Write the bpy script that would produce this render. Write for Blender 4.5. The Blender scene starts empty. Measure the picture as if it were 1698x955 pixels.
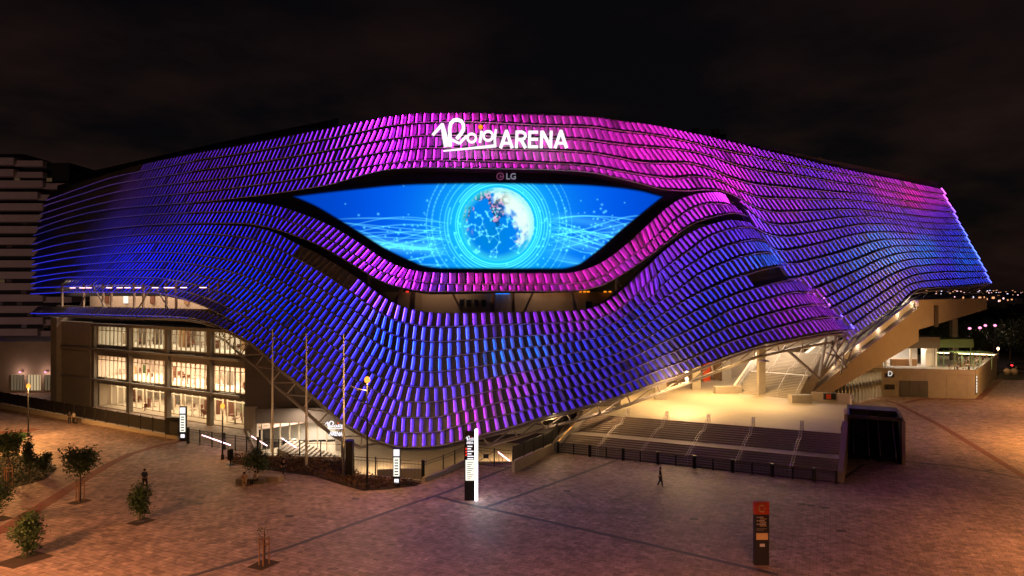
import bpy, bmesh, math, random
import numpy as np
from mathutils import Vector, Matrix
from mathutils.geometry import tessellate_polygon
random.seed(7); np.random.seed(7)
R = math.radians
SC = bpy.context.scene
COL = SC.collection

# ------------------------------------------------------------------ camera, world, light, exposure
F = 1132.0; CX = 849.0; HY = 480.0; H = 17.5          # focal length in photo pixels, centre, horizon row, eye height
cam_d = bpy.data.cameras.new('camera'); cam = bpy.data.objects.new('camera', cam_d); COL.objects.link(cam)
cam.location = (0, 0, H); cam.rotation_euler = (R(90), 0, 0)
cam_d.sensor_width = 36; cam_d.lens = 24.0; cam_d.shift_y = 2.5/1698
cam_d.clip_start = 0.5; cam_d.clip_end = 6000
SC.camera = cam
SC.view_settings.view_transform = 'Standard'; SC.view_settings.look = 'None'
SC.view_settings.exposure = 0; SC.view_settings.gamma = 1
SC.cycles.use_denoising = True
SC.cycles.max_bounces = 5; SC.cycles.diffuse_bounces = 3; SC.cycles.glossy_bounces = 3
SC.cycles.transparent_max_bounces = 8
SC.cycles.sample_clamp_indirect = 3.0
SC.cycles.caustics_reflective = False; SC.cycles.caustics_refractive = False

W = bpy.data.worlds.new('World'); SC.world = W; W.use_nodes = True
nt = W.node_tree; nt.nodes.clear()
def N(t, tree, **kw):
    n = tree.nodes.new(t)
    for k, v in kw.items(): setattr(n, k, v)
    return n
out = N('ShaderNodeOutputWorld', nt)
sky = N('ShaderNodeTexSky', nt, sky_type='NISHITA', sun_disc=False, sun_elevation=R(2), sun_rotation=R(200))
bg1 = N('ShaderNodeBackground', nt); bg1.inputs[1].default_value = 0.0006
nt.links.new(sky.outputs[0], bg1.inputs[0])
tc = N('ShaderNodeTexCoord', nt)
mp = N('ShaderNodeMapping', nt); mp.inputs['Scale'].default_value = (1, 1, 2.6)
nz = N('ShaderNodeTexNoise', nt); nz.inputs['Scale'].default_value = 3.1; nz.inputs['Detail'].default_value = 5; nz.inputs['Roughness'].default_value = 0.55
nt.links.new(tc.outputs['Generated'], mp.inputs[0]); nt.links.new(mp.outputs[0], nz.inputs[0])
cr = N('ShaderNodeValToRGB', nt); cr.color_ramp.elements[0].position = 0.42; cr.color_ramp.elements[1].position = 0.78
nt.links.new(nz.outputs[0], cr.inputs[0])
sx = N('ShaderNodeSeparateXYZ', nt); nt.links.new(tc.outputs['Generated'], sx.inputs[0])
fall = N('ShaderNodeMapRange', nt); fall.inputs[1].default_value = 0.0; fall.inputs[2].default_value = 0.42; fall.inputs[3].default_value = 1.0; fall.inputs[4].default_value = 0.12
nt.links.new(sx.outputs[2], fall.inputs[0])
mu = N('ShaderNodeMath', nt, operation='MULTIPLY'); nt.links.new(cr.outputs[0], mu.inputs[0]); nt.links.new(fall.outputs[0], mu.inputs[1])
mix = N('ShaderNodeMixRGB', nt); mix.inputs[1].default_value = (0.0018, 0.0013, 0.0019, 1); mix.inputs[2].default_value = (0.03, 0.0135, 0.009, 1)
nt.links.new(mu.outputs[0], mix.inputs[0])
bg2 = N('ShaderNodeBackground', nt); bg2.inputs[1].default_value = 1.0
nt.links.new(mix.outputs[0], bg2.inputs[0])
ad = N('ShaderNodeAddShader', nt); nt.links.new(bg1.outputs[0], ad.inputs[0]); nt.links.new(bg2.outputs[0], ad.inputs[1])
nt.links.new(ad.outputs[0], out.inputs[0])

sl = bpy.data.lights.new('moon', 'SUN'); sl.energy = 0.012; sl.angle = R(0.5); sl.color = (1, .85, .8)
so = bpy.data.objects.new('moon', sl); so.rotation_euler = (R(50), 0, R(20)); COL.objects.link(so)

def add_light(kind, loc, energy, color, parent=None, rot=(0, 0, 0), size=1.0, size_y=None, spot=None, name='lamp_light', blend=.6):
    l = bpy.data.lights.new(name, kind); l.energy = energy; l.color = color
    if kind == 'AREA':
        l.shape = 'RECTANGLE'; l.size = size; l.size_y = size_y or size
    elif kind in ('POINT', 'SPOT'):
        l.shadow_soft_size = size
    if kind == 'SPOT': l.spot_size = R(spot or 120); l.spot_blend = blend
    o = bpy.data.objects.new(name, l); o.location = loc; o.rotation_euler = rot; COL.objects.link(o)
    if parent is not None: par(o, parent)
    return o

# ------------------------------------------------------------------ helpers
def U(x, y, d): return Vector(((x-CX)/F*d, d, H-(y-HY)/F*d))
def G(x, y, z=0.0):
    d = (H-z)*F/(y-HY); return Vector(((x-CX)/F*d, d, z))
def par(o, p):
    o.parent = p
    o.matrix_parent_inverse = Matrix.LocRotScale(p.location, p.rotation_euler, p.scale).inverted() if p.parent is None else p_world(p).inverted()
def p_world(p):
    m = Matrix.LocRotScale(p.location, p.rotation_euler, p.scale)
    if p.parent is not None: m = p_world(p.parent) @ p.matrix_parent_inverse @ m
    return m
def tag(o, label=None, cat=None, group=None, kind=None):
    if label: o['label'] = label
    if cat: o['category'] = cat
    if group: o['group'] = group
    if kind: o['kind'] = kind
    return o
def thing(name, loc, label, cat, group=None, rz=0):
    o = bpy.data.objects.new(name, None); o.location = loc; o.rotation_euler = (0, 0, rz); o.empty_display_size = .3
    COL.objects.link(o); return tag(o, label, cat, group)
def copy_tree(o, parent=None):
    c = o.copy(); COL.objects.link(c)
    if parent is not None: c.parent = parent
    for ch in list(o.children): copy_tree(ch, c)
    return c

class MB:
    def __init__(s): s.v = []; s.f = []; s.m = []; s.c = {}
    def face(s, pts, m=0):
        i = len(s.v); s.v += [tuple(p) for p in pts]; s.f.append(tuple(range(i, i+len(pts)))); s.m.append(m)
        return len(s.f)-1
    def obox(s, c, ex, ey, ez, m=0):      # centre + half-axes
        c = Vector(c); ex = Vector(ex); ey = Vector(ey); ez = Vector(ez)
        i = len(s.v)
        for a in (-1, 1):
            for b in (-1, 1):
                for d in (-1, 1): s.v.append(tuple(c+a*ex+b*ey+d*ez))
        for q in ((0,1,3,2),(4,6,7,5),(0,4,5,1),(2,3,7,6),(0,2,6,4),(1,5,7,3)):
            s.f.append(tuple(i+k for k in q)); s.m.append(m)
    def box(s, x0, x1, y0, y1, z0, z1, m=0):
        s.obox(((x0+x1)/2, (y0+y1)/2, (z0+z1)/2), ((x1-x0)/2, 0, 0), (0, (y1-y0)/2, 0), (0, 0, (z1-z0)/2), m)
    def wall(s, a, b, z0, z1, t, m=0, z0b=None, z1b=None):   # vertical wall from a to b, thickness t
        a = Vector((a[0], a[1], 0)); b = Vector((b[0], b[1], 0)); e = (b-a).normalized(); n = Vector((-e.y, e.x, 0))*t/2
        z0b = z0 if z0b is None else z0b; z1b = z1 if z1b is None else z1b
        i = len(s.v)
        for p, q0, q1 in ((a, z0, z1), (b, z0b, z1b)):
            for sg in (-1, 1):
                for z in (q0, q1): s.v.append((p.x+sg*n.x, p.y+sg*n.y, z))
        for q in ((0,1,3,2),(4,6,7,5),(0,4,5,1),(2,3,7,6),(0,2,6,4),(1,5,7,3)):
            s.f.append(tuple(i+k for k in q)); s.m.append(m)
    def tube(s, pts, r, n=6, m=0, r2=None, cap=True):
        pts = [Vector(p) for p in pts]; rings = []
        for k, p in enumerate(pts):
            t = (pts[min(k+1, len(pts)-1)]-pts[max(k-1, 0)]).normalized()
            up = Vector((0, 0, 1)) if abs(t.z) < .95 else Vector((1, 0, 0))
            a = t.cross(up).normalized(); b = t.cross(a)
            rr = r if r2 is None else r+(r2-r)*k/(len(pts)-1)
            i = len(s.v); rings.append(i)
            for j in range(n):
                an = 2*math.pi*j/n; s.v.append(tuple(p+a*rr*math.cos(an)+b*rr*math.sin(an)))
        for k in range(len(rings)-1):
            for j in range(n):
                s.f.append((rings[k]+j, rings[k]+(j+1) % n, rings[k+1]+(j+1) % n, rings[k+1]+j)); s.m.append(m)
        if cap:
            s.f.append(tuple(rings[0]+j for j in range(n))); s.m.append(m)
            s.f.append(tuple(rings[-1]+n-1-j for j in range(n))); s.m.append(m)
    def lathe(s, c, prof, n=12, m=0):      # prof list of (r,z)
        c = Vector(c); rings = []
        for r, z in prof:
            rings.append(len(s.v))
            for j in range(n):
                an = 2*math.pi*j/n; s.v.append((c.x+r*math.cos(an), c.y+r*math.sin(an), c.z+z))
        for k in range(len(rings)-1):
            for j in range(n):
                s.f.append((rings[k]+j, rings[k]+(j+1) % n, rings[k+1]+(j+1) % n, rings[k+1]+j)); s.m.append(m)
        s.f.append(tuple(rings[-1]+j for j in range(n))); s.m.append(m)
        s.f.append(tuple(rings[0]+n-1-j for j in range(n))); s.m.append(m)
    def poly(s, pts, z0, z1, m=0):         # extruded plan polygon
        tri = tessellate_polygon([[Vector((p[0], p[1], 0)) for p in pts]])
        n = len(pts); i = len(s.v)
        for z in (z0, z1):
            for p in pts: s.v.append((p[0], p[1], z))
        for t in tri:
            s.f.append(tuple(i+n+k for k in t)); s.m.append(m)
            s.f.append(tuple(i+k for k in reversed(t))); s.m.append(m)
        for k in range(n):
            s.f.append((i+k, i+(k+1) % n, i+n+(k+1) % n, i+n+k)); s.m.append(m)
    def build(s, name, mats, parent=None, smooth=False, col=None, label=None, recalc=False):
        me = bpy.data.meshes.new(name); me.from_pydata(s.v, [], s.f)
        if not isinstance(mats, (list, tuple)): mats = [mats]
        for m in mats: me.materials.append(m)
        me.polygons.foreach_set('material_index', s.m)
        if smooth: me.polygons.foreach_set('use_smooth', [True]*len(s.f))
        if col is not None:
            ca = me.color_attributes.new('col', 'FLOAT_COLOR', 'CORNER')
            arr = []
            for p in me.polygons:
                c = col[p.index]
                for _ in range(p.loop_total): arr += [c[0], c[1], c[2], 1.0]
            ca.data.foreach_set('color', arr)
        me.validate(); me.update()
        if recalc:
            b = bmesh.new(); b.from_mesh(me); bmesh.ops.remove_doubles(b, verts=b.verts, dist=1e-4); bmesh.ops.recalc_face_normals(b, faces=b.faces); b.to_mesh(me); b.free()
        o = bpy.data.objects.new(name, me); COL.objects.link(o)
        if parent is not None: par(o, parent)
        if label: o['label'] = label
        return o

# ------------------------------------------------------------------ materials
def mat(name, color, rough=.6, metal=0, noise=0, nscale=2.0, bump=0, spec=.5):
    m = bpy.data.materials.new(name); m.use_nodes = True; t = m.node_tree; b = t.nodes['Principled BSDF']
    b.inputs['Base Color'].default_value = (*color, 1); b.inputs['Roughness'].default_value = rough; b.inputs['Metallic'].default_value = metal
    b.inputs['Specular IOR Level'].default_value = spec
    if noise or bump:
        g = N('ShaderNodeNewGeometry', t); n1 = N('ShaderNodeTexNoise', t); n1.inputs['Scale'].default_value = nscale; n1.inputs['Detail'].default_value = 6
        t.links.new(g.outputs['Position'], n1.inputs[0])
        if noise:
            n2 = N('ShaderNodeTexNoise', t); n2.inputs['Scale'].default_value = nscale*.13; n2.inputs['Detail'].default_value = 3
            t.links.new(g.outputs['Position'], n2.inputs[0])
            a = N('ShaderNodeMath', t, operation='ADD'); t.links.new(n1.outputs[0], a.inputs[0]); t.links.new(n2.outputs[0], a.inputs[1])
            mr = N('ShaderNodeMapRange', t); mr.inputs[1].default_value = .6; mr.inputs[2].default_value = 1.4; mr.inputs[3].default_value = 1-noise; mr.inputs[4].default_value = 1+noise
            t.links.new(a.outputs[0], mr.inputs[0])
            v = N('ShaderNodeMixRGB', t, blend_type='MULTIPLY'); v.inputs[0].default_value = 1; v.inputs[1].default_value = (*color, 1)
            t.links.new(mr.outputs[0], v.inputs[2]); t.links.new(v.outputs[0], b.inputs['Base Color'])
        if bump:
            bp = N('ShaderNodeBump', t); bp.inputs['Strength'].default_value = bump; bp.inputs['Distance'].default_value = .05
            t.links.new(n1.outputs[0], bp.inputs['Height']); t.links.new(bp.outputs[0], b.inputs['Normal'])
    return m
def emis(name, color, s, sample=True):
    m = bpy.data.materials.new(name); m.use_nodes = True; t = m.node_tree; t.nodes.clear()
    o = N('ShaderNodeOutputMaterial', t); e = N('ShaderNodeEmission', t); e.inputs[0].default_value = (*color, 1); e.inputs[1].default_value = s
    t.links.new(e.outputs[0], o.inputs[0])
    if not sample: m.cycles.emission_sampling = 'NONE'
    return m
def emis_attr(name, s, front_only=False, sample=True):
    m = bpy.data.materials.new(name); m.use_nodes = True; t = m.node_tree; t.nodes.clear()
    o = N('ShaderNodeOutputMaterial', t); e = N('ShaderNodeEmission', t); a = N('ShaderNodeAttribute', t); a.attribute_name = 'col'
    t.links.new(a.outputs['Color'], e.inputs[0]); e.inputs[1].default_value = s
    if front_only:
        g = N('ShaderNodeNewGeometry', t); mm = N('ShaderNodeMath', t, operation='MULTIPLY_ADD'); mm.inputs[1].default_value = -s; mm.inputs[2].default_value = s
        t.links.new(g.outputs['Backfacing'], mm.inputs[0]); t.links.new(mm.outputs[0], e.inputs[1])
        m.cycles.emission_sampling = 'FRONT'
    if not sample: m.cycles.emission_sampling = 'NONE'
    t.links.new(e.outputs[0], o.inputs[0]); return m
def glassmat(name, tint=(.9, .95, 1), refl=.12):
    m = bpy.data.materials.new(name); m.use_nodes = True; t = m.node_tree; t.nodes.clear()
    o = N('ShaderNodeOutputMaterial', t); a = N('ShaderNodeBsdfTransparent', t); a.inputs[0].default_value = (*tint, 1)
    g = N('ShaderNodeBsdfGlossy', t); g.inputs['Roughness'].default_value = .05; x = N('ShaderNodeMixShader', t); x.inputs[0].default_value = refl
    t.links.new(a.outputs[0], x.inputs[1]); t.links.new(g.outputs[0], x.inputs[2]); t.links.new(x.outputs[0], o.inputs[0]); return m

def paving(name, c1, c2, mortar, bw=.6, bh=.3, rot=25):
    m = bpy.data.materials.new(name); m.use_nodes = True; t = m.node_tree; b = t.nodes['Principled BSDF']
    g = N('ShaderNodeNewGeometry', t); mp = N('ShaderNodeMapping', t); mp.inputs['Rotation'].default_value = (0, 0, R(rot))
    t.links.new(g.outputs['Position'], mp.inputs[0])
    br = N('ShaderNodeTexBrick', t); br.inputs['Scale'].default_value = 1; br.inputs['Brick Width'].default_value = bw; br.inputs['Row Height'].default_value = bh
    br.inputs['Color1'].default_value = (*c1, 1); br.inputs['Color2'].default_value = (*c2, 1); br.inputs['Mortar'].default_value = (*mortar, 1); br.inputs['Mortar Size'].default_value = .018
    br.inputs['Bias'].default_value = -.2
    t.links.new(mp.outputs[0], br.inputs[0])
    n1 = N('ShaderNodeTexNoise', t); n1.inputs['Scale'].default_value = .35; n1.inputs['Detail'].default_value = 8; n1.inputs['Roughness'].default_value = .7
    t.links.new(g.outputs['Position'], n1.inputs[0])
    mr = N('ShaderNodeMapRange', t); mr.inputs[1].default_value = .3; mr.inputs[2].default_value = .7; mr.inputs[3].default_value = .72; mr.inputs[4].default_value = 1.25
    t.links.new(n1.outputs[0], mr.inputs[0])
    v = N('ShaderNodeMixRGB', t, blend_type='MULTIPLY'); v.inputs[0].default_value = 1
    t.links.new(br.outputs[0], v.inputs[1]); t.links.new(mr.outputs[0], v.inputs[2])
    # worn pale scuffs stretched along the courses
    mp2 = N('ShaderNodeMapping', t); mp2.inputs['Rotation'].default_value = (0, 0, R(rot)); mp2.inputs['Scale'].default_value = (.7, 2.2, 1)
    t.links.new(g.outputs['Position'], mp2.inputs[0])
    n3 = N('ShaderNodeTexNoise', t); n3.inputs['Scale'].default_value = 1.3; n3.inputs['Detail'].default_value = 3; t.links.new(mp2.outputs[0], n3.inputs[0])
    r3 = N('ShaderNodeMapRange', t); r3.inputs[1].default_value = .56; r3.inputs[2].default_value = .72; r3.inputs[3].default_value = 1; r3.inputs[4].default_value = 1.35
    v9 = N('ShaderNodeTexVoronoi', t, distance='CHEBYCHEV'); v9.inputs['Scale'].default_value = 2.3; v9.inputs['Randomness'].default_value = .8; t.links.new(mp.outputs[0], v9.inputs[0])
    s9 = N('ShaderNodeSeparateColor', t); t.links.new(v9.outputs['Color'], s9.inputs[0])
    r9 = N('ShaderNodeMapRange', t); r9.inputs[3].default_value = .7; r9.inputs[4].default_value = 1.34; t.links.new(s9.outputs[2], r9.inputs[0])
    v8 = N('ShaderNodeMixRGB', t, blend_type='MULTIPLY'); v8.inputs[0].default_value = 1; t.links.new(v.outputs[0], v8.inputs[1]); t.links.new(r9.outputs[0], v8.inputs[2]); v = v8
    t.links.new(n3.outputs[0], r3.inputs[0])
    v3 = N('ShaderNodeMixRGB', t, blend_type='MULTIPLY'); v3.inputs[0].default_value = 1
    t.links.new(v.outputs[0], v3.inputs[1]); t.links.new(r3.outputs[0], v3.inputs[2])
    # scattered dark worn stones
    mp4 = N('ShaderNodeMapping', t); mp4.inputs['Rotation'].default_value = (0, 0, R(rot)); mp4.inputs['Scale'].default_value = (.55, 1.3, 1)
    t.links.new(g.outputs['Position'], mp4.inputs[0])
    vo = N('ShaderNodeTexVoronoi', t); vo.inputs['Scale'].default_value = .75; t.links.new(mp4.outputs[0], vo.inputs[0])
    sp = N('ShaderNodeSeparateColor', t); t.links.new(vo.outputs['Color'], sp.inputs[0])
    m5 = N('ShaderNodeMapRange', t); m5.inputs[1].default_value = .08; m5.inputs[2].default_value = .3; m5.inputs[3].default_value = 0; m5.inputs[4].default_value = .2; t.links.new(sp.outputs[0], m5.inputs[0])
    d5 = N('ShaderNodeMath', t, operation='LESS_THAN'); t.links.new(vo.outputs['Distance'], d5.inputs[0]); d5.inputs[1].default_value = .16
    g5 = N('ShaderNodeMath', t, operation='GREATER_THAN'); t.links.new(sp.outputs[1], g5.inputs[0]); g5.inputs[1].default_value = .72
    m6 = N('ShaderNodeMath', t, operation='MULTIPLY'); t.links.new(d5.outputs[0], m6.inputs[0]); t.links.new(g5.outputs[0], m6.inputs[1])
    m7 = N('ShaderNodeMath', t, operation='MULTIPLY'); t.links.new(m6.outputs[0], m7.inputs[0]); m7.inputs[1].default_value = .6
    v4 = N('ShaderNodeMixRGB', t); t.links.new(m7.outputs[0], v4.inputs[0]); t.links.new(v3.outputs[0], v4.inputs[1]); v4.inputs[2].default_value = (.06, .04, .04, 1)
    t.links.new(v4.outputs[0], b.inputs['Base Color']); b.inputs['Roughness'].default_value = .62
    bp = N('ShaderNodeBump', t); bp.inputs['Strength'].default_value = .35; bp.inputs['Distance'].default_value = .02
    t.links.new(br.outputs['Fac'], bp.inputs['Height']); bp.invert = True
    t.links.new(bp.outputs[0], b.inputs['Normal'])
    return m

M = dict(
    paving=paving('plaza_paving', (.37, .25, .205), (.25, .165, .14), (.12, .075, .07), bw=.8, bh=.4),
    band=mat('dark_granite_band', (.07, .06, .065), .6, noise=.2),
    redband=mat('red_paving', (.2, .07, .05), .7, noise=.25),
    soil=mat('soil', (.05, .03, .02), .95, noise=.4, bump=.5),
    grass=mat('lawn', (.045, .08, .02), .95, noise=.4, nscale=6, bump=.6),
    asphalt=mat('asphalt', (.05, .05, .055), .8, noise=.2),
    farland=mat('far_ground', (.03, .028, .022), .95, noise=.3, nscale=.1),
    concrete=mat('concrete', (.36, .32, .28), .75, noise=.14, nscale=1.2, bump=.1),
    concrete_d=mat('concrete_dark', (.2, .175, .155), .8, noise=.15, nscale=1.0),
    plaster=mat('plaster', (.42, .34, .27), .8, noise=.1, nscale=.8),
    terrace=mat('terrace_screed', (.42, .36, .28), .6, noise=.1, nscale=.9),
    riser=mat('stair_riser', (.34, .26, .2), .8, noise=.15),
    panel=mat('cladding_panel', (.19, .185, .21), .4, metal=.1, noise=.05, nscale=.6),
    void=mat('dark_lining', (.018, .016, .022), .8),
    door=mat('grey_door', (.1, .1, .105), .5),
    navy=mat('screen_surround', (.02, .022, .045), .35),
    steel=mat('painted_steel', (.3, .27, .27), .5, noise=.08),
    rail=mat('galvanised_rail', (.6, .55, .53), .45, metal=.2),
    black=mat('black_metal', (.012, .012, .014), .45),
    darkwall=mat('dark_cladding', (.11, .09, .08), .6, noise=.12, nscale=.7),
    roof=mat('roof_membrane', (.05, .045, .05), .8, noise=.2),
    mull=mat('mullion', (.62, .55, .45), .5),
    glass=glassmat('window_glass'),
    wood=mat('timber', (.3, .17, .08), .6, noise=.2, nscale=3),
    bark=mat('bark', (.12, .085, .06), .9, noise=.2, nscale=8, bump=.4),
    leaf=mat('leaf', (.055, .1, .03), .6, noise=.35, nscale=3),
    leaf2=mat('leaf_dark', (.035, .06, .022), .65, noise=.35, nscale=3),
    leaf3=mat('leaf_russet', (.12, .055, .03), .7, noise=.4, nscale=3),
    white=mat('white_paint', (.75, .73, .7), .5),
    whitebld=mat('white_render', (.6, .5, .46), .8, noise=.12, nscale=.4),
    green=mat('green_canvas', (.15, .25, .11), .7, noise=.1),
    orange=mat('orange_panel', (.75, .09, .02), .45),
    cream=mat('cream_print', (.9, .66, .3), .6),
    chair=mat('seat_fabric', (.14, .05, .03), .7),
    skin=mat('skin', (.42, .25, .18), .5),
    hair=mat('hair', (.02, .013, .01), .6),
    cloth_k=mat('black_cloth', (.018, .018, .022), .85),
    cloth_n=mat('navy_cloth', (.02, .03, .07), .85),
    cloth_w=mat('pale_cloth', (.5, .48, .46), .85),
    cloth_t=mat('tan_cloth', (.38, .24, .14), .85),
    carred=mat('car_paint', (.12, .12, .14), .25, metal=.4),
    rubber=mat('rubber', (.015, .015, .015), .8),
    gold=mat('brass', (.7, .42, .12), .3, metal=.9),
    e_strip=emis_attr('facade_led', 1.0, front_only=True),
    e_edge=emis_attr('facade_edge_led', 1.0),
    e_screen=emis_attr('video_picture', 1.0),
    e_white=emis('sign_white', (1, .95, 1), 1.25, sample=False),
    e_red=emis('sign_red', (1, .03, .02), 1.4),
    e_dot=emis('sign_orange', (1, .28, .01), 1.3),
    e_lcd=emis('sign_panel', (1, .95, .8), 1.2),
    e_warm=emis('lamp_warm', (1, .72, .38), 9),
    e_room=emis('ceiling_light', (1, .75, .42), 5.5),
    e_sod=emis('sodium_lamp', (1, .3, .04), 2.4, sample=False),
    e_flood=emis('floodlight', (1, .3, .55), 2.4, sample=False),
    e_pink=emis('handrail_led', (1, .55, .6), 6),
    e_far=emis('distant_lamp', (1, .55, .6), 2.2, sample=False),
    e_farw=emis('distant_lamp_warm', (1, .45, .2), 1.2, sample=False),
    e_cold=emis('distant_lamp_white', (.8, .75, 1), 2.0, sample=False),
    e_blue=emis('small_blue_screen', (.02, .22, 1), 1.4),
    e_tail=emis('tail_light', (1, .02, .03), 8, sample=False),
)

# ------------------------------------------------------------------ facade tracing (image rows turned into real space by the plan depths)
def pchip(pts):
    xs = np.array([p[0] for p in pts], float); ys = np.array([p[1] for p in pts], float)
    h = np.diff(xs); dl = np.diff(ys)/h; m = np.zeros(len(xs))
    for k in range(1, len(xs)-1):
        if dl[k-1]*dl[k] > 0:
            w1 = 2*h[k]+h[k-1]; w2 = h[k]+2*h[k-1]; m[k] = (w1+w2)/(w1/dl[k-1]+w2/dl[k])
    m[0] = dl[0]; m[-1] = dl[-1]
    def f(x):
        if x <= xs[0]: return ys[0]+m[0]*(x-xs[0])
        if x >= xs[-1]: return ys[-1]+m[-1]*(x-xs[-1])
        k = int(np.searchsorted(xs, x))-1; k = max(0, min(k, len(h)-1)); t = (x-xs[k])/h[k]
        return float((2*t**3-3*t**2+1)*ys[k]+(t**3-2*t**2+t)*h[k]*m[k]+(-2*t**3+3*t**2)*ys[k+1]+(t**3-t**2)*h[k]*m[k+1])
    return f
T = [
 [(60,323),(100,314),(139,302),(192,284.5),(250,269.5),(300,259),(340,251),(402,240.5),(447,231.6),(495,222),(553,211),(600,201),(653,191.6),(707,187),(778,187),(831,189),(900,190.5),(971,193),(1024,199.6),(1078,206.7),(1131,217),(1193,230),(1247,244),(1318,261),(1389,278),(1440,289),(1487,298),(1558,313)],
 [(60,337),(78,333),(139,312.5),(192,295),(256,282),(300,273),(340,265.5),(402,256.5),(447,248.5),(495,240.5),(553,230),(598,221),(653,210),(707,205),(760,204),(831,206.7),(900,210),(971,212),(1024,219),(1078,225),(1131,235),(1193,250),(1247,260),(1318,275),(1389,289),(1440,298),(1469,305),(1540,320.5),(1566,324)],
 [(60,348),(77,342),(139,323),(192,307),(246,298),(281,292.5),(340,283),(402,275),(447,268),(495,260),(553,250),(600,240.5),(653,231.6),(707,226.6),(778,227),(831,229),(900,231),(953,232.5),(1007,239),(1051,244),(1096,247.5),(1140,252),(1175,260),(1211,273),(1264,285),(1318,292),(1389,304),(1440,311),(1487,321.4),(1571,334)],
 [(60,359),(70,356),(157,330),(192,321),(246,312),(281,307.5),(340,301),(402,294),(447,287),(495,280),(553,270),(600,261),(653,252),(707,247),(778,248.5),(831,250),(900,251),(971,255),(1024,264),(1060,270.8),(1096,272.3),(1131,271.7),(1167,279),(1211,297),(1247,306.4),(1300,312),(1371,319),(1440,324),(1487,332),(1576,344)],
 [(60,369),(68,367),(157,342),(210,331.6),(281,324.5),(340,319),(402,311.7),(447,305.5),(495,298.4),(553,287),(598,279.7),(653,271.7),(707,267.6),(778,269),(831,270),(900,272.6),(971,276),(1024,285),(1078,294),(1113,297.3),(1149,294),(1176,297),(1202,306),(1229,319.5),(1264,329),(1311,330.6),(1382,332),(1453,338.5),(1540,350),(1581,354)],
 [(60,381),(103,367),(157,353),(210,346),(263,341.4),(340,336),(402,329.5),(447,324),(495,317),(553,307),(598,294),(653,282.4),(707,279.7),(778,281),(900,283),(971,287),(1024,297.5),(1060,306.4),(1096,315.5),(1140,318),(1167,316),(1190,317.5),(1213,325),(1240,340),(1258,348),(1284,352.7),(1347,351),(1400,348),(1453,352),(1540,361.6),(1586,364)],
]
LT = [(60,382),(103,368),(157,354),(210,347),(263,342),(340,336.5),(393,333.6),(447,338),(500,353),(553.6,375.4),(607,408.3),(640,429.7),(671,443),(706,450.5),(760,452),(831,452),(900,452.5),(939,452.3),(969,446),(1000,432.5),(1035,407),(1071,374),(1107,342),(1124,331),(1160,320),(1189,318),(1213,326.5),(1225,334)]
LM = [(60,391),(103,378),(157,367),(210,361),(264,356.5),(340,353.5),(411,352),(447,357.6),(473,364.7),(518,381.6),(562,406.5),(598,429),(634,451),(660,460),(689,466.7),(724,471),(831,472.6),(900,472),(942,471),(965,469.5),(994,460.5),(1023,441),(1059,415),(1089,390),(1124,360),(1151,344),(1178,338),(1205,337.6),(1228,344),(1240,349)]
LB = [(60,404.6),(103,392),(157,384),(210,378),(264,373.5),(340,371.5),(402,371.8),(447,378),(491,391.4),(536,410),(580,435),(606,451),(635,467),(671,478.5),(715,485),(760,484.6),(831,483.6),(900,483.6),(956,482.5),(987,476.5),(1022,459.6),(1045,445),(1076,423),(1107,399),(1142,374),(1178,361.5),(1213,356.6),(1237,361.6),(1254,366)]
G1 = [(60,405.5),(103,393),(157,385),(210,379),(264,374.5),(340,372.5),(411,374.5),(447,381.6),(495,404),(545,429.7),(600,464),(635,490),(671,508.5),(707,516.6),(751,518.7),(813,517.4),(900,515.7),(951,514.4),(980,510),(1004,499.6),(1031,479),(1071,441.7),(1107,409.7),(1142,385.7),(1178,371.5),(1213,364.5),(1240,368.7),(1262,377)]
R8 = [(61,416),(103,406.4),(157,398.4),(210,393),(264,389),(340,389),(402,394),(447,406.5),(495,429.7),(545,458),(600,497),(635,521),(671,536),(724,543),(778,541.5),(831,538.8),(900,537),(954,534),(987,530),(1017,518),(1030,508.5),(1051,490),(1071,470.5),(1089,453),(1114,434.6),(1142,415),(1169,395.5),(1196,384.8),(1231,378),(1254,381),(1270,388)]
R9 = [(61,428),(103,420.6),(157,411.7),(210,406.4),(264,403),(308,404.6),(350,408),(402,414.6),(447,429.7),(491,453),(536,481),(577,507),(616,534),(635,546.8),(671,561),(724,567.8),(778,564.6),(831,560),(900,555.7),(960,550),(990,546),(1008,539.7),(1031,526),(1058,506),(1078,491.6),(1100,470),(1124,452),(1151,434.6),(1178,418.6),(1213,406),(1249,400),(1277,406),(1288,411)]
R10 = [(61,438.4),(103,431),(157,425),(210,421.5),(264,419.8),(308,421.5),(350,426.5),(402,436),(447,454.6),(491,481),(518,498),(545,514),(589,545),(636,574),(671,587),(724,593),(778,587.8),(831,580.6),(900,573.5),(969,563),(1001,557),(1022,546.8),(1058,525),(1093,499),(1124,479),(1160,454),(1196,438),(1231,425.7),(1267,421),(1302,428),(1310,434)]
R11 = [(61,449),(103,443.8),(157,439),(210,436),(264,435),(308,437.6),(350,444),(402,456),(447,478),(479,497),(521,525),(600,580.6),(636,600.7),(671,613),(716,617.6),(760,613),(831,603),(900,592.7),(978,580.6),(1005,575),(1040,557.5),(1076,534),(1111,512),(1147,491.6),(1180,477),(1211,463.5),(1237,456),(1267,448),(1299,443.5),(1322,452)]
R12 = [(60,459.5),(157,450),(264,448.5),(308,452),(340,459),(393,471.5),(443,498),(468,513),(530,557),(600,607),(636,628),(671,640),(716,643),(760,638),(831,624),(900,611),(960,601),(1005,592),(1050,572),(1095,546),(1140,522),(1175,506),(1211,492),(1240,482),(1282,471),(1318,466),(1343,473),(1353,484)]
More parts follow.
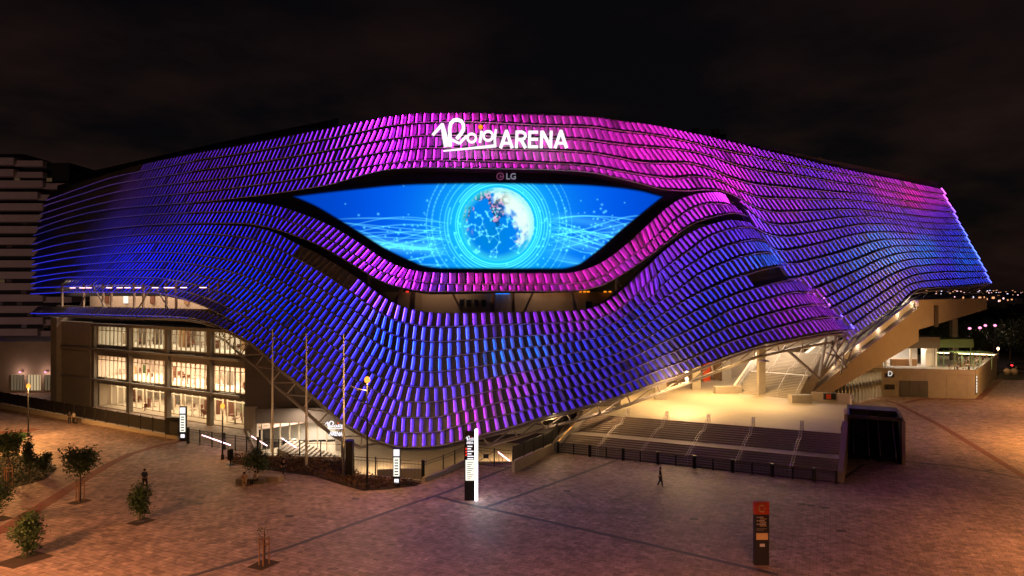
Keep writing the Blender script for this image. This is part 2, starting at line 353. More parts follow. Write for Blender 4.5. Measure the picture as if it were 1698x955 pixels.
R13 = [(60,470),(94,463.5),(129,461),(258,462),(313,470),(340,477),(402,499),(429,512),(448,524),(520,578),(600,635),(636,654),(671,666.6),(716,667.4),(760,660),(831,645),(900,631),(970,617),(1040,595),(1090,571),(1140,549),(1175,532),(1211,515),(1247,503.6),(1282,494),(1318,487),(1345,488),(1358,494)]
R14 = [(58,478),(117,476.5),(205,474),(285,480),(340,493.6),(402,522),(429,536),(470,568),(520,608),(600,666.5),(636,682.6),(671,692.4),(716,693),(760,684),(831,666.6),(900,652),(970,638),(1040,614),(1090,593),(1140,573),(1175,557),(1211,542),(1247,530),(1282,519.6),(1318,511.6),(1353,507.5),(1375,512)]
R15 = [(57,487.6),(129,486),(256,486.5),(290,492),(340,509),(365,521),(402,541),(429,560),(470,592),(520,633),(560,665),(600,693),(636,711),(671,718),(716,717.3),(760,706.6),(831,689.7),(900,672.8),(970,657),(1040,634),(1090,614),(1140,596),(1175,581),(1211,567),(1247,556),(1282,546),(1318,537),(1353,530),(1380,528.5),(1394,531)]
R15b = [(58,508),(256,511),(320,513),(345,517),(365,524),(402,542)]
R16 = [(58,520),(198,524.5),(313,528),(348,536),(378,548),(405,561),(438,584),(465,611),(491,631),(518,654),(560,692),(600,719),(636,734),(671,742),(716,741),(760,732),(796,721.7),(849,707.5),(894,693),(960,676),(1040,652),(1090,634),(1140,617),(1175,603),(1211,590),(1247,577.5),(1264,572),(1300,566),(1336,559),(1371,553.5),(1398,551),(1412,550)]
UU = [
 [(1235,345),(1251,358),(1270,371),(1293,374),(1347,368.7),(1400,361.6),(1436,360),(1480,365),(1540,371),(1591,373)],
 [(1245,375),(1262,386),(1280,392),(1300,393.7),(1329,390),(1382,381),(1436,373),(1471,373),(1540,381),(1596,383)],
 [(1265,405),(1280,414),(1295,417),(1320,413),(1364,403.5),(1418,390),(1453,386),(1490,387),(1540,391),(1601,393)],
 [(1280,436),(1311,438),(1347,431),(1400,416.8),(1444,402.6),(1471,398),(1510,398),(1540,400),(1606,402)],
 [(1300,464),(1332,458.6),(1373,445),(1418,431),(1453,417),(1480,410),(1520,408.5),(1611,412.5)],
 [(1320,488),(1354,478),(1380,467),(1415,451.6),(1460,430),(1496,420.5),(1540,418),(1615,421)],
 [(1340,506),(1380,489),(1415,471),(1451,451.6),(1487,436),(1513,431),(1560,429),(1620,431)],
 [(1355,523),(1380,510),(1415,491),(1451,471),(1487,452),(1513,443.6),(1560,440),(1626,441)],
 [(1375,538),(1394,526),(1433,505),(1469,482),(1504,461.5),(1522,456),(1570,452),(1631,451.6)],
 [(1390,555),(1410,542),(1442,519),(1478,494),(1513,471),(1540,467),(1580,464),(1636,461)],
 [(1400,570),(1415,559),(1451,533.5),(1487,507),(1513,484.5),(1524,479.5),(1576,476.5),(1641,470)],
]
Tf = [pchip(t) for t in T]; Uf = [pchip(u) for u in UU]
f_LT, f_LM, f_LB, f_G1 = map(pchip, (LT, LM, LB, G1))
RL = [pchip(r) for r in (R8, R9, R10, R11, R12, R13, R14, R15, R16)]; f_15b = pchip(R15b)
foldx = pchip([(300,1205),(326,1214),(340,1231),(361,1254),(386,1268),(403,1285),(426,1300),(447,1318),(469,1339),(487,1355),(510,1375),(528,1395),(550,1413),(580,1430)])
leftx = pchip([(290,118),(312,92),(333,79),(356,70),(380,63),(404,60),(450,60),(490,58),(530,59)])
rightx = lambda y: 1560+max(-2, (y-313))*.5135
d_top = pchip([(40,152),(120,131),(200,119),(340,103),(400,97.5),(500,90),(600,84),(707,80),(850,79),(971,81),(1050,84),(1131,89),(1200,94),(1250,98),(1318,104),(1400,112),(1487,122),(1560,133),(1650,148)])
d_bot = pchip([(40,110),(158,100),(313,90),(348,87.3),(405,83.5),(450,80),(518,75.5),(600,72),(690,70.5),(800,71),(900,73),(980,75),(1050,77.5),(1140,81.5),(1211,85.5),(1300,91),(1371,96),(1412,100),(1500,108)])
d_botU = pchip([(1150,88),(1250,94),(1320,99),(1415,107),(1451,112),(1487,117),(1513,121),(1576,130),(1641,141)])
def sstep(a, b, x): t = max(0, min(1, (x-a)/(b-a))); return t*t*(3-2*t)
def Dfront(x, y):
    yt = Tf[0](x); yb = RL[8](min(x, 1412)); t = max(-.1, min(1.1, (y-yt)/(yb-yt)))
    d = d_top(x)*(1-t)+d_bot(x)*t
    if x < 115: d += ((115-x)/55)**2*9
    if x > 1100 and y > 322:
        q = 1-(foldx(y)-x)/70
        if q > 0: d += 7.5*min(q, 1.2)**2.4
    return d
def DU(x, y):
    yt = Tf[0](x); yb = pchip_yU(x); t = max(-.1, min(1.05, (y-yt)/(yb-yt)))
    return d_top(x)*(1-t)+d_botU(x)*t
pchip_yU = pchip([(1150,600),(1300,600),(1415,558.5),(1451,533.5),(1487,507),(1513,484.5),(1576,477),(1641,470)])
def Dmain(x, y):
    w = sstep(1165, 1262, x)
    if w <= 0: return Dfront(x, y)
    if w >= 1: return DU(x, y)
    yt = Tf[0](x); yb = RL[8](x); t = max(0, min(1, (y-yt)/(yb-yt)))
    return (d_top(x)*(1-t)+d_bot(x)*t)*(1-w)+DU(x, y)*w
leans = np.array([(100,400,-.6),(150,340,-.6),(200,480,-.8),(100,480,-.8),(300,300,-.4),(300,420,-.45),(340,490,-.9),(360,530,-.9),(450,250,-.3),(430,300,-.3),(550,240,-.25),(600,260,-.35),(450,350,-.35),(450,410,-.4),(550,400,-.95),(500,380,-.7),(600,430,-.9),(650,450,-.65),(700,465,-.2),(450,530,-.85),(500,600,-.75),(550,560,-.65),(600,600,-.45),(620,690,-.35),(671,560,-.08),(671,720,0),(707,200,-.03),(800,230,.13),(900,230,.2),(780,640,.12),(760,465,.05),(830,465,.1),(900,465,.18),(950,465,.4),(880,620,.35),(850,530,.1),(930,540,.3),(990,500,.7),(1000,445,.75),(1060,460,1.0),(1060,400,1.0),(1100,520,.85),(1000,620,.55),(1140,600,.6),(1240,510,.6),(1300,490,.6),(1370,530,.65),(1200,600,.6),(1180,330,.5),(1120,360,.75),(1000,230,.35),(1100,260,.65),(1060,300,.6),(1200,270,.58),(1318,300,.6),(1500,350,.55),(1400,450,.58),(1600,430,.6),(1450,520,.65),(1560,330,.6)])
def idw(tab, x, y, p=2.0):
    w = 1/(((tab[:, 0]-x)**2+(tab[:, 1]-y)**2)+150)**p
    return (tab[:, 2:]*w[:, None]).sum(0)/w.sum()
# programmed colours of the facade lights (r, g, b, power)
cols = np.array([
 (850,220,1,.05,.62,1.15),(780,200,1,.04,.62,1.1),(930,230,1,.1,.6,1.3),(700,220,.8,.03,.8,.9),(640,240,.62,.03,.85,.75),(550,240,.45,.05,.9,.5),(450,260,.36,.06,.9,.32),(350,290,.3,.05,.7,.2),(200,310,.35,.1,.5,.14),(100,345,.35,.12,.5,.22),
 (150,370,.12,.06,.5,.1),(250,360,.12,.05,.6,.12),(80,400,.08,.06,.9,.4),(150,400,.06,.05,.7,.14),(120,440,.03,.05,1,.34),(200,440,.02,.05,1,.4),(70,450,.03,.06,1,.7),(260,430,.02,.04,1,.45),(350,430,.02,.05,1,.45),(200,470,.02,.03,.8,.3),(330,520,.08,.06,.6,.12),(180,515,.08,.06,.5,.12),
 (420,480,.02,.08,1,.5),(420,380,.1,.06,1,.38),(480,440,.06,.06,1,.4),(470,520,.02,.08,1,.5),(500,600,.06,.05,1,.42),(430,560,.05,.05,.9,.35),(540,620,.1,.06,1,.4),(560,500,.06,.07,1,.5),(550,400,.32,.04,.9,.5),(500,370,.2,.05,1,.42),(620,440,.55,.04,.9,.75),(680,460,.7,.03,.9,1.0),
 (800,465,1,.05,.6,1.3),(880,465,1,.04,.55,1.4),(960,465,1,.06,.55,1.4),(1000,440,1,.06,.6,1.4),(1060,400,1,.05,.55,1.45),(1100,380,.9,.05,.65,1.3),(1160,340,.85,.06,.75,1.2),(1180,360,.7,.07,.9,1.1),(1150,390,.5,.08,1,1.1),
 (1200,390,.3,.1,1,1.1),(1200,440,.12,.15,1,1.25),(1270,440,.08,.25,1,1.5),(1150,440,.25,.1,1,1.1),(1100,460,.35,.12,1,1.1),(1060,470,.6,.08,.9,1.2),(1010,500,.8,.08,.8,1.2),(960,520,.7,.09,.9,1.0),(900,525,.55,.08,1,.95),(800,525,.5,.08,1,.95),(720,525,.28,.1,1,.8),
 (720,565,.14,.16,1,1.15),(780,560,.12,.2,1,1.1),(700,580,.06,.14,1,.95),(820,590,.04,.3,1,1.15),(880,580,.05,.28,1,1.1),(740,600,.05,.18,1,.95),(640,560,.05,.12,1,.8),(620,620,.1,.08,1,.55),(680,640,.16,.1,1,.75),(760,640,.25,.12,1,.8),
 (860,640,.6,.12,1,1.05),(820,660,.7,.1,.85,1.1),(780,690,.7,.1,.8,1.0),(870,690,.35,.09,1,.85),(700,720,.28,.08,1,.6),(620,700,.22,.07,1,.5),(660,670,.22,.09,1,.6),(930,640,.25,.09,1,.8),(950,590,.07,.15,1,.9),(1000,560,.07,.12,1,.9),(1100,560,.06,.08,1,.8),(1050,530,.1,.12,1,1.0),(1050,620,.12,.05,1,.6),(970,660,.2,.06,1,.65),
 (1180,500,.1,.14,1,1.1),(1180,540,.07,.1,1,.9),(1230,500,.25,.13,1,1.1),(1200,600,.22,.05,1,.6),(1250,550,.22,.07,1,.75),(1300,510,.65,.09,.9,1.2),(1350,500,.7,.1,.85,1.3),(1370,535,.65,.07,.8,1.1),(1300,540,.6,.06,.85,.95),(1280,570,.35,.05,.9,.75),(1240,520,.4,.1,1,1.05),(1150,600,.12,.04,1,.6),
 (1050,240,1,.05,.6,1.3),(1120,270,1,.05,.62,1.25),(1200,250,.8,.05,.8,1.0),(1200,310,.9,.05,.68,1.15),(1280,280,.6,.06,.95,.9),(1300,340,.62,.06,.9,.95),(1350,280,.45,.07,1,.85),(1400,300,.6,.06,.9,.85),(1460,310,.85,.05,.75,.95),(1510,330,1,.04,.5,1.15),(1550,330,.8,.05,.7,.9),(1430,340,.42,.07,1,.85),(1500,365,.3,.08,1,.85),(1560,360,.4,.06,1,.8),
 (1400,380,.25,.1,1,.9),(1350,400,.4,.1,1,1.0),(1320,430,.2,.12,1,1.0),(1380,430,.04,.2,1,1.15),(1450,410,.03,.36,1,1.35),(1480,430,.03,.4,1,1.3),(1530,420,.03,.34,1,1.2),(1420,440,.03,.3,1,1.2),(1380,460,.03,.18,1,1.1),(1430,480,.04,.12,1,.95),(1500,460,.15,.1,1,.9),(1560,450,.12,.1,1,.9),(1600,430,.03,.25,1,1.0),(1600,400,.08,.2,1,.9),(1420,520,.1,.07,1,.8),(1470,500,.12,.08,1,.8),(1620,460,.08,.15,1,.9),(1400,500,.03,.1,1,.9),(1570,390,.1,.12,1,.85)])
def lightcol(x, y):
    c = idw(cols, x, y, 1.8); r_, g_, b_ = c[0]**1.3*(.62+.33*sstep(.35, .8, c[0])), c[1]*(.35+.25*sstep(.12, .3, c[1])), c[2]
    k = c[3]
    k *= 1-.84*sstep(670, 490, x)+.12*sstep(300, 150, x)            # the left flank runs dimmer
    k *= 1+.5*sstep(560, 760, x)*sstep(500, 440, y)*sstep(1350, 1100, x)
    if y > 498 and x < 380: k *= .3
    return np.array([r_, g_, b_])*k

def prof(x, y):        # section of a panel: flat, then a curved lip; the lip is narrower on the right flank
    w = max(sstep(930, 1230, x), .55*sstep(480, 570, y)*sstep(560, 660, x)); us = .53+(.78-.53)*w; hg = .25+(.16-.25)*w
    return [(0, 0), (us*.5, 0)]+[(us+(1-us)*t, .01+(hg-.01)*(t**1.35)) for t in (0, .25, .5, .75, 1.0)], us-.07-.24*(1-w)*sstep(560, 680, x)*sstep(500, 470, y)
WT = .95; STR = 40.0
arena = thing('arena', (5, 88, 0), 'huge curved arena clad in rows of scale-like panels lit magenta, violet and blue', 'arena')

def gapf(x, y):      # open slot under each panel, wider on the upper and right-hand bands
    yt = Tf[5](min(x, 1500))
    if x < 640: return .05
    up = 1.0 if y < yt+2 or x > foldx(y) else sstep(1040, 1180, x)*.8
    return .05+.17*up*sstep(640, 760, x)
def band(ft, fb, xa, xb, D, unlit=(), skip=(), endlamp=False, seed=0):
    """one row of scale-shaped panels between two traced edges"""
    rnd = random.Random(seed)
    P = MB(); S = MB(); sc = []; Rl = MB(); B = MB(); E = MB(); ec = []
    # arc length along the middle of the row
    xs = [xa]; x = xa; prev = U(x, (ft(x)+fb(x))/2, D(x, (ft(x)+fb(x))/2)); acc = 0
    while x < xb:
        x += .2; ym = (ft(x)+fb(x))/2; p = U(x, ym, D(x, ym)); acc += (p-prev).length; prev = p
        if acc >= WT+.2*sstep(1130, 1280, x): xs.append(x); acc = 0
    def pts(xm):
        ym = (ft(xm)+fb(xm))/2; ln = float(idw(leans, xm, ym, 2.2)[0]); ln = max(-1.1, min(1.1, ln))
        xt = xm; xbm = xm
        for _ in range(4):
            xt = xm-ln*(ym-ft(xt)); xbm = xm+ln*(fb(xbm)-ym)
        yt, yb = ft(xt), fb(xbm)
        return U(xt, yt, D(xt, yt)), U(xbm, yb, D(xbm, yb))
    J = [pts(x) for x in xs]
    camp = Vector((0, 0, H)); rail_pts = []; back = []
    nlast = None
    for k in range(len(xs)-1):
        (TL, BL), (TR, BR) = J[k], J[k+1]
        du = (TR+BR-TL-BL)/2; dv = (BL+BR-TL-TR)/2
        n = du.cross(dv)
        if n.length < 1e-6: n = Vector((0, -1, 0))
        n.normalize()
        if n.dot(camp-TL) < 0: n = -n
        xm = (xs[k]+xs[k+1])/2; ym = (ft(xm)+fb(xm))/2
        rail_pts.append(BL+n*.42); back.append((TL-n*.9, BL-n*.9)); nlast = n
        hh = dv.length
        if any(a <= xm <= b for a, b in skip): continue
        jit = rnd.uniform(-.035, .035)
        def pt(u, v, o):
            p = (TL*(1-u)+TR*u)*(1-v)+(BL*(1-u)+BR*u)*v
            return p+n*(o+.02+.24*v+jit)
        i = len(P.v); v0, v1 = .04, 1-gapf(xm, ym)
        PROF, u0 = prof(xm, ym)
        for u, o in PROF:
            P.v.append(tuple(pt(u, v0, o))); P.v.append(tuple(pt(u, v1, o)))
        for q in range(len(PROF)-1):
            a = i+2*q; P.f.append((a, a+1, a+3, a+2)); P.m.append(0)
        a = i+2*(len(PROF)-1)
        P.v.append(tuple(pt(1.0, v0, -.02))); P.v.append(tuple(pt(1.0, v1, -.02)))
        P.f.append((a, a+1, a+3, a+2)); P.m.append(0)
        if any(a_ <= xm <= b_ for a_, b_ in unlit): continue
        # LED bar: faces along +u, its back is dark
        zz = (.025, .1)
        q = [pt(u0, .08, zz[0]), pt(u0, .92, zz[0]), pt(u0, .92, zz[1]), pt(u0, .08, zz[1])]
        nn = (q[1]-q[0]).cross(q[3]-q[0])
        if nn.dot(du) < 0: q.reverse()
        S.face(q); c = lightcol(xm, ym)*STR*rnd.uniform(.8, 1.12)*(1.0 if rnd.random() > .03 else .35)
        sc.append(tuple(c))
    if nlast is not None:
        TLe, BLe = J[-1]; rail_pts.append(BLe+nlast*.42); back.append((TLe-nlast*.9, BLe-nlast*.9))
        if endlamp:
            c = lightcol(xs[-1], (ft(xs[-1])+fb(xs[-1]))/2)
            E.tube([TLe+nlast*.4, (TLe+BLe)/2+nlast*.5, TLe*.12+BLe*.88+nlast*.55], .13, 4)
            cc = np.array(c)/max(c)*3.0+.3; ec += [tuple(cc)]*len(E.f)
    # thin LED line under the left-hand bands, brightest at the far end
    lp = [(p, x) for p, x in zip(rail_pts, xs) if x < 330]
    for k in range(len(lp)-1):
        f0 = len(E.f); E.tube([lp[k][0]+Vector((0, 0, -.08)), lp[k][0].lerp(lp[k+1][0], .6)+Vector((0, 0, -.08))], .045, 4, cap=False)
        x = lp[k][1]; yb = fb(x); c = lightcol(x, yb); c = c/max(c.max(), 1e-4)
        g_ = (.9*sstep(380, 440, yb)+.22)*(1.25 if x < 100 else 1)*(1-.55*sstep(110, 320, x))
        ec += [tuple(c*g_+.02)]*(len(E.f)-f0)
    for k in range(len(back)-1):
        a, b = back[k]; c, d = back[k+1]; B.face((a, b, d, c))
    o = P.build('cladding_band', M['panel'], arena)
    if S.f: tag(S.build('light_strip', M['e_strip'], o, col=sc), kind='stuff')
    if len(rail_pts) > 2:
        Rl.tube(rail_pts, .06, 4, cap=False)
        for p in rail_pts[::3]:
            Rl.obox(p+Vector((0, 0, .02)), (.05, 0, 0), (0, .2, 0), (0, 0, .05))
        Rl.build('rail', M['rail'], o)
    B.build('backing', M['void'], o)
    if E.f: tag(E.build('edge_light', M['e_edge'], o, col=ec), kind='stuff')
    return o

# upper bands: left end round to the far right end
for k in range(5):
    a, b = Tf[k], Tf[k+1]
    ym = (a(80)+b(80))/2
    band(a, b, leftx(ym)+2, rightx((a(1560)+b(1560))/2), Dmain, endlamp=True, seed=k, unlit=((60, 235),) if k == 0 else ())
# right-flank bands that come out from behind the fold
allU = [Tf[5]]+Uf
for k in range(len(allU)-1):
    a, b = allU[k], allU[k+1]; ymL = b(UU[k][0][0]) if k < len(UU) else 0
    xa = UU[k][0][0]-4 if k else 1222
    band(a, b, xa, rightx((a(1600)+b(1600))/2), DU, endlamp=True, seed=20+k)
# the two bands below the screen, then the nine below the opening
def fx(ft, fb):      # x where the row meets the fold
    x = 1200.
    for _ in range(40): x += (foldx((ft(x)+fb(x))/2)-x)*.5
    return x
for k, (a, b) in enumerate(((f_LT, f_LM), (f_LM, f_LB))):
    ym = (a(62)+b(62))/2; band(a, b, leftx(ym)+1, fx(a, b), Dfront, endlamp=True, seed=40+k)
rows = [f_G1]+RL
for k in range(9):
    a, b = rows[k], rows[k+1]; ym = (a(62)+b(62))/2
    if k == 8:
        band(f_15b, RL[8], 60, 385, Dfront, seed=60)
        band(a, b, 385, fx(a, b), Dfront, endlamp=True, seed=61); continue
    unl = ((497, 588),) if k == 0 else ()
    sk = ((1241, 1340),) if k == 4 else ()
    band(a, b, leftx(ym)+1, fx(a, b), Dfront, unlit=unl, skip=sk, endlamp=True, seed=50+k)

# roof, set back a little behind the top band
def ring(off, z, xs):
    o = []
    for x in xs:
        d = d_top(x)+off; o.append(((x-CX)/F*d, d, z))
    return o
xs_r = [95, 130, 200, 300, 400, 500, 600, 700, 800, 900, 1000, 1100, 1200, 1300, 1400, 1500, 1556]
mb = MB(); a = ring(1.2, 38.6, xs_r); poly = [(p[0], p[1]) for p in a]+[(78, 190), (20, 215), (-40, 205), (-85, 170)]
mb.poly(poly, 36.6, 38.5); mb.build('roof', M['roof'], arena)
mb = MB()
edge = ring(3.5, 38.5, [130, 200, 300, 400, 500, 560])
for k in range(len(edge)-1):        # roof-edge parapet that shows as a dark rim on the left
    mb.wall(edge[k], edge[k+1], 38.5, 39.9, .3)
mb.build('parapet', M['roof'], arena)
mb = MB()
for x in np.arange(180, 420, 9.0):
    d = d_top(x)+2.6; mb = MB(); mb.tube([((x-CX)/F*d, d, 38.5), ((x-CX)/F*d, d, 39.9)], .04, 4); mb.build('roof_edge_pin', M['black'], arena)
# floodlight clusters on the roof rim (right)
for (x, z) in ((1152, 39.4), (1186, 39.8), (1197, 39.3)):
    d = d_top(x)+2.5; X = (x-CX)/F*d
    mb = MB(); mb.box(X-.45, X+.45, d-.5, d+.5, 38.5, z); mb.build('roof_vent', M['black'], arena)

# screen surround and picture
s_top = pchip([(485,325),(540,318),(600,311.5),(650,306.5),(700,304),(800,302.6),(900,303.5),(960,305),(1020,309.5),(1060,315),(1100,325.5)])
s_bot = pchip([(485,325.8),(520,341),(560,364),(600,389),(640,414),(680,433),(705,442.5),(735,446),(930,446.5),(955,441.5),(990,418),(1030,383),(1070,350),(1100,326)])
def Dscr(x, y):
    return Dfront(min(max(x, 430), 1130), 372)*1.0+1.3-(y-372)*.02
mb = MB(); X_ = np.arange(425, 1139, 7.0)
for k in range(len(X_)-1):
    for j in range(6):
        q = []
        for (xx, jj) in ((X_[k], j), (X_[k], j+1), (X_[k+1], j+1), (X_[k+1], j)):
            yt = Tf[5](xx)-6; yb = f_LT(min(xx, 1120))+5; yb = max(yb, yt+4); y = yt+(yb-yt)*jj/6; q.append(U(xx, y, Dscr(xx, y)+.25))
        mb.face(q)
mb.build('screen_surround', M['navy'], arena)

screen = thing('video_screen', U(790, 446, Dscr(790, 446)), 'eye-shaped video screen showing a glowing globe on bright blue, set in the curved facade', 'video screen')
NX, NY = 616, 146
rng = np.random.RandomState(3)
gx = np.linspace(485, 1100, NX); gt = np.array([s_top(x) for x in gx]); gb = np.array([s_bot(x) for x in gx]); gb = np.maximum(gb, gt+.5)
XX = np.repeat(gx[:, None], NY, 1); tt = np.linspace(0, 1, NY)[None, :]; YY = gt[:, None]*(1-tt)+gb[:, None]*tt
dd = np.array([Dscr(x, 372)+.0 for x in gx])[:, None]-(YY-372)*.02
vx = (XX-CX)/F*dd; vy = dd; vz = H-(YY-HY)/F*dd
verts = np.stack([vx, vy, vz], -1).reshape(-1, 3)
def sstepn(a, b, x): t = np.clip((x-a)/(b-a), 0, 1); return t*t*(3-2*t)
img = np.zeros((NX, NY, 3))
gcx, gcy, gr = 825., 372., 61.
r = np.hypot(XX-gcx, YY-gcy)
base = np.array([0.0, .09, .88]); deep = np.array([0.0, .085, .8]); cy = np.array([.01, .62, 1.0])
low = sstepn(395, 450, YY)[..., None]
img[:] = base; img = img*(1-.35*low)+np.array([0, .3, .95])*.35*low
glow = np.exp(-np.maximum(r-gr, 0)/45)[..., None]; img = img*(1-.75*glow)+cy*.95*glow; img *= (1-.35*sstepn(150, 330, np.abs(XX-gcx)))[..., None]
wisp = np.zeros_like(XX)
for k in range(44):                      # drifting bands of light to both sides
    side = -1 if k % 2 else 1
    ph, am, wl = rng.rand()*6, 6+rng.rand()*22, 32+rng.rand()*70
    y0 = 394+rng.rand()*44-14*(k % 3); line = y0+am*np.sin((XX-gcx)/wl+ph)-np.abs(XX-gcx)*.04*(rng.rand()-.3)
    wd = .7+rng.rand()*.5+(6 if k % 7 == 0 else 0)
    m_ = np.exp(-((YY-line)/wd)**2)*(.5 if wd < 2 else .22)*sstepn(70, 115, side*(XX-gcx))*sstepn(300, 200, np.abs(XX-gcx))
    wisp += m_
def dots(n, cxs, cys, sx_, sy_, amp):
    for _ in range(n):
        x0 = cxs+rng.randn()*sx_; y0 = cys+rng.randn()*sy_; rr = .7+rng.rand()*1.1
        i0 = int((x0-485)/615*(NX-1)); i1 = max(0, i0-5); i2 = min(NX, i0+6)
        if i2 <= i1: continue
        wisp[i1:i2] += amp*np.exp(-(((XX[i1:i2]-x0)**2+(YY[i1:i2]-y0)**2)/rr**2))
dots(120, 700, 405, 55, 22, .9); dots(140, 960, 390, 55, 24, .9); dots(60, 825, 370, 120, 30, .7)
for rad, w_, a0, a1, am in ((66,1.0,-180,180,.9),(69.5,.8,-180,180,.7),(73,1.1,-150,170,.8),(78,.7,-180,140,.7),(83,1.2,-60,200,.6),(88,.8,-180,180,.55),(96,.7,100,260,.6),(103,.7,-80,80,.7),(109,1.2,110,250,.6),(114,.7,-75,70,.7),(118,.9,120,240,.6),(123,.6,-60,60,.5)):
    an = np.degrees(np.arctan2(YY-gcy, XX-gcx)); an2 = np.where(an < a0, an+360, an)
    msk = (an2 >= a0) & (an2 <= a1); dash = .75+.25*np.sign(np.sin(np.radians(an)*rad*.9)) if rad > 95 else 1
    wisp += am*np.exp(-((r-rad)/w_)**2)*msk*dash
img += np.clip(wisp, 0, 1.2)[..., None]*np.array([.12, .75, .55])
# the globe
ins = r < gr; sxg = (XX-gcx)/gr; syg = (YY-gcy)/gr; szg = np.sqrt(np.clip(1-sxg**2-syg**2, 0, 1))
def vnoise(px, py, pz, seed, fr):
    tab = np.random.RandomState(seed).rand(64, 64, 64)
    x, y, z = px*fr+20, py*fr+20, pz*fr+20
    xi, yi, zi = x.astype(int), y.astype(int), z.astype(int); fx_, fy_, fz_ = x-xi, y-yi, z-zi
    fx_, fy_, fz_ = [q*q*(3-2*q) for q in (fx_, fy_, fz_)]; o = 0
    for a in (0, 1):
        for b in (0, 1):
            for c in (0, 1):
                o = o+tab[(xi+a) % 64, (yi+b) % 64, (zi+c) % 64]*(fx_ if a else 1-fx_)*(fy_ if b else 1-fy_)*(fz_ if c else 1-fz_)
    return o
cl = sum(vnoise(sxg, syg, szg, s, f)*w for s, f, w in ((1, 3, .5), (2, 7, .3), (3, 15, .2)))
ocean = np.array([.0, .24, .9])*(1.0+.0*cl[..., None])
ocean = ocean+np.clip((.55-np.hypot(sxg+.2, syg-.3)), 0, 1)[..., None]*np.array([0, .03, -.3])
bright = np.clip(sxg*.75-syg*.45+.15, 0, 1)
white = sstepn(.47, .72, cl*.75+bright*.42)[..., None]*sstepn(-.05, .35, bright)[..., None]
land = (sstepn(.56, .62, sum(vnoise(sxg, syg, szg, s, f)*w for s, f, w in ((11, 2.4, .6), (12, 9, .4))))*sstepn(.5, -.1, sxg)*sstepn(.35, -.2, syg))[..., None]
g = ocean*(1-white)+np.array([.85, 1.1, 1.0])*white
g = g*(1-land*.75)+np.array([1.0, .45, .6])*land*.75*sstepn(.45, .8, vnoise(XX/3, YY/3, XX*0, 5, 1))[..., None]
rim = sstepn(.75, 1.0, r/gr)[..., None]; g = g*(1-rim*.6)+np.array([.05, .8, .85])*rim*.7
nodes = [(rng.uniform(-.9, .75), rng.uniform(-.45, .9)) for _ in range(95)]; net = np.zeros_like(XX)
for i_, (a, b) in enumerate(nodes):
    net += .9*np.exp(-((sxg-a)**2+(syg-b)**2)/.0005)
    for (c, d_) in sorted(nodes, key=lambda q: (q[0]-a)**2+(q[1]-b)**2)[1:4]:
        L2 = (c-a)**2+(d_-b)**2+1e-9; t_ = np.clip(((sxg-a)*(c-a)+(syg-b)*(d_-b))/L2, 0, 1)
        net += .3*np.exp(-(((sxg-a-t_*(c-a))**2+(syg-b-t_*(d_-b))**2))/.00008)
g = g+np.clip(net, 0, 1)[..., None]*np.array([.15, .75, .7])
img[ins] = g[ins]
img = np.clip(img, 0, 1.3)
edge_d = np.minimum(YY-gt[:, None], gb[:, None]-YY); img *= sstepn(-.5, 5, edge_d)[..., None]*.95+.02
ii = (np.arange(NX-1)[:, None]*NY+np.arange(NY-1)[None, :]).reshape(-1)
faces = np.stack([ii, ii+1, ii+NY+1, ii+NY], -1)
me = bpy.data.meshes.new('display'); me.from_pydata(verts.tolist(), [], faces.tolist())
ca = me.color_attributes.new('col', 'FLOAT_COLOR', 'POINT'); rgba = np.concatenate([img.reshape(-1, 3), np.ones((NX*NY, 1))], 1)
ca.data.foreach_set('color', rgba.reshape(-1).astype(np.float32)); me.materials.append(M['e_screen']); me.update()
o = bpy.data.objects.new('display', me); COL.objects.link(o); par(o, screen)
mb = MB()
xs_s = np.linspace(485, 1100, 60)
for f_, sg in ((s_top, -1), (s_bot, 1)):
    for k in range(59):
        a_, b_ = xs_s[k], xs_s[k+1]
        p = [U(a_, f_(a_), Dscr(a_, f_(a_))+.12), U(b_, f_(b_), Dscr(b_, f_(b_))+.12), U(b_, f_(b_)+sg*4, Dscr(b_, f_(b_))+.12), U(a_, f_(a_)+sg*4, Dscr(a_, f_(a_))+.12)]
        mb.face(p)
mb.build('bezel', M['navy'], screen)

# ------------------------------------------------------------------ lettering
def text_mesh(body, size, extrude=.05, offset=0.0):
    cu = bpy.data.curves.new('t', 'FONT'); cu.body = body; cu.size = size; cu.extrude = extrude; cu.offset = offset; cu.align_x = 'LEFT'; cu.resolution_u = 3
    o = bpy.data.objects.new('t', cu); COL.objects.link(o)
    dg = bpy.context.evaluated_depsgraph_get(); me = bpy.data.meshes.new_from_object(o.evaluated_get(dg))
    bpy.data.objects.remove(o); return me
def text_at(body, origin, ex, ez, w, h, mat_, parent, name='lettering', extrude=.04, bold=0.0):
    """flat lettering filling a w x h box at origin, along ex (right) and ez (up)"""
    me = text_mesh(body, 1.0, .02, bold); n = len(me.vertices); co = np.zeros(n*3); me.vertices.foreach_get('co', co); co = co.reshape(-1, 3)
    mn, mx = co.min(0), co.max(0); ex = Vector(ex).normalized(); ez = Vector(ez).normalized(); ey = ez.cross(ex)
    for v in me.vertices:
        u = (v.co.x-mn[0])/(mx[0]-mn[0])*w; q = (v.co.y-mn[1])/(mx[1]-mn[1])*h; d = -v.co.z/.02*extrude
        v.co = Vector(origin)+ex*u+ez*q+ey*d
    me.materials.clear(); me.materials.append(mat_); o = bpy.data.objects.new(name, me); COL.objects.link(o)
    if parent is not None: par(o, parent)
    return o
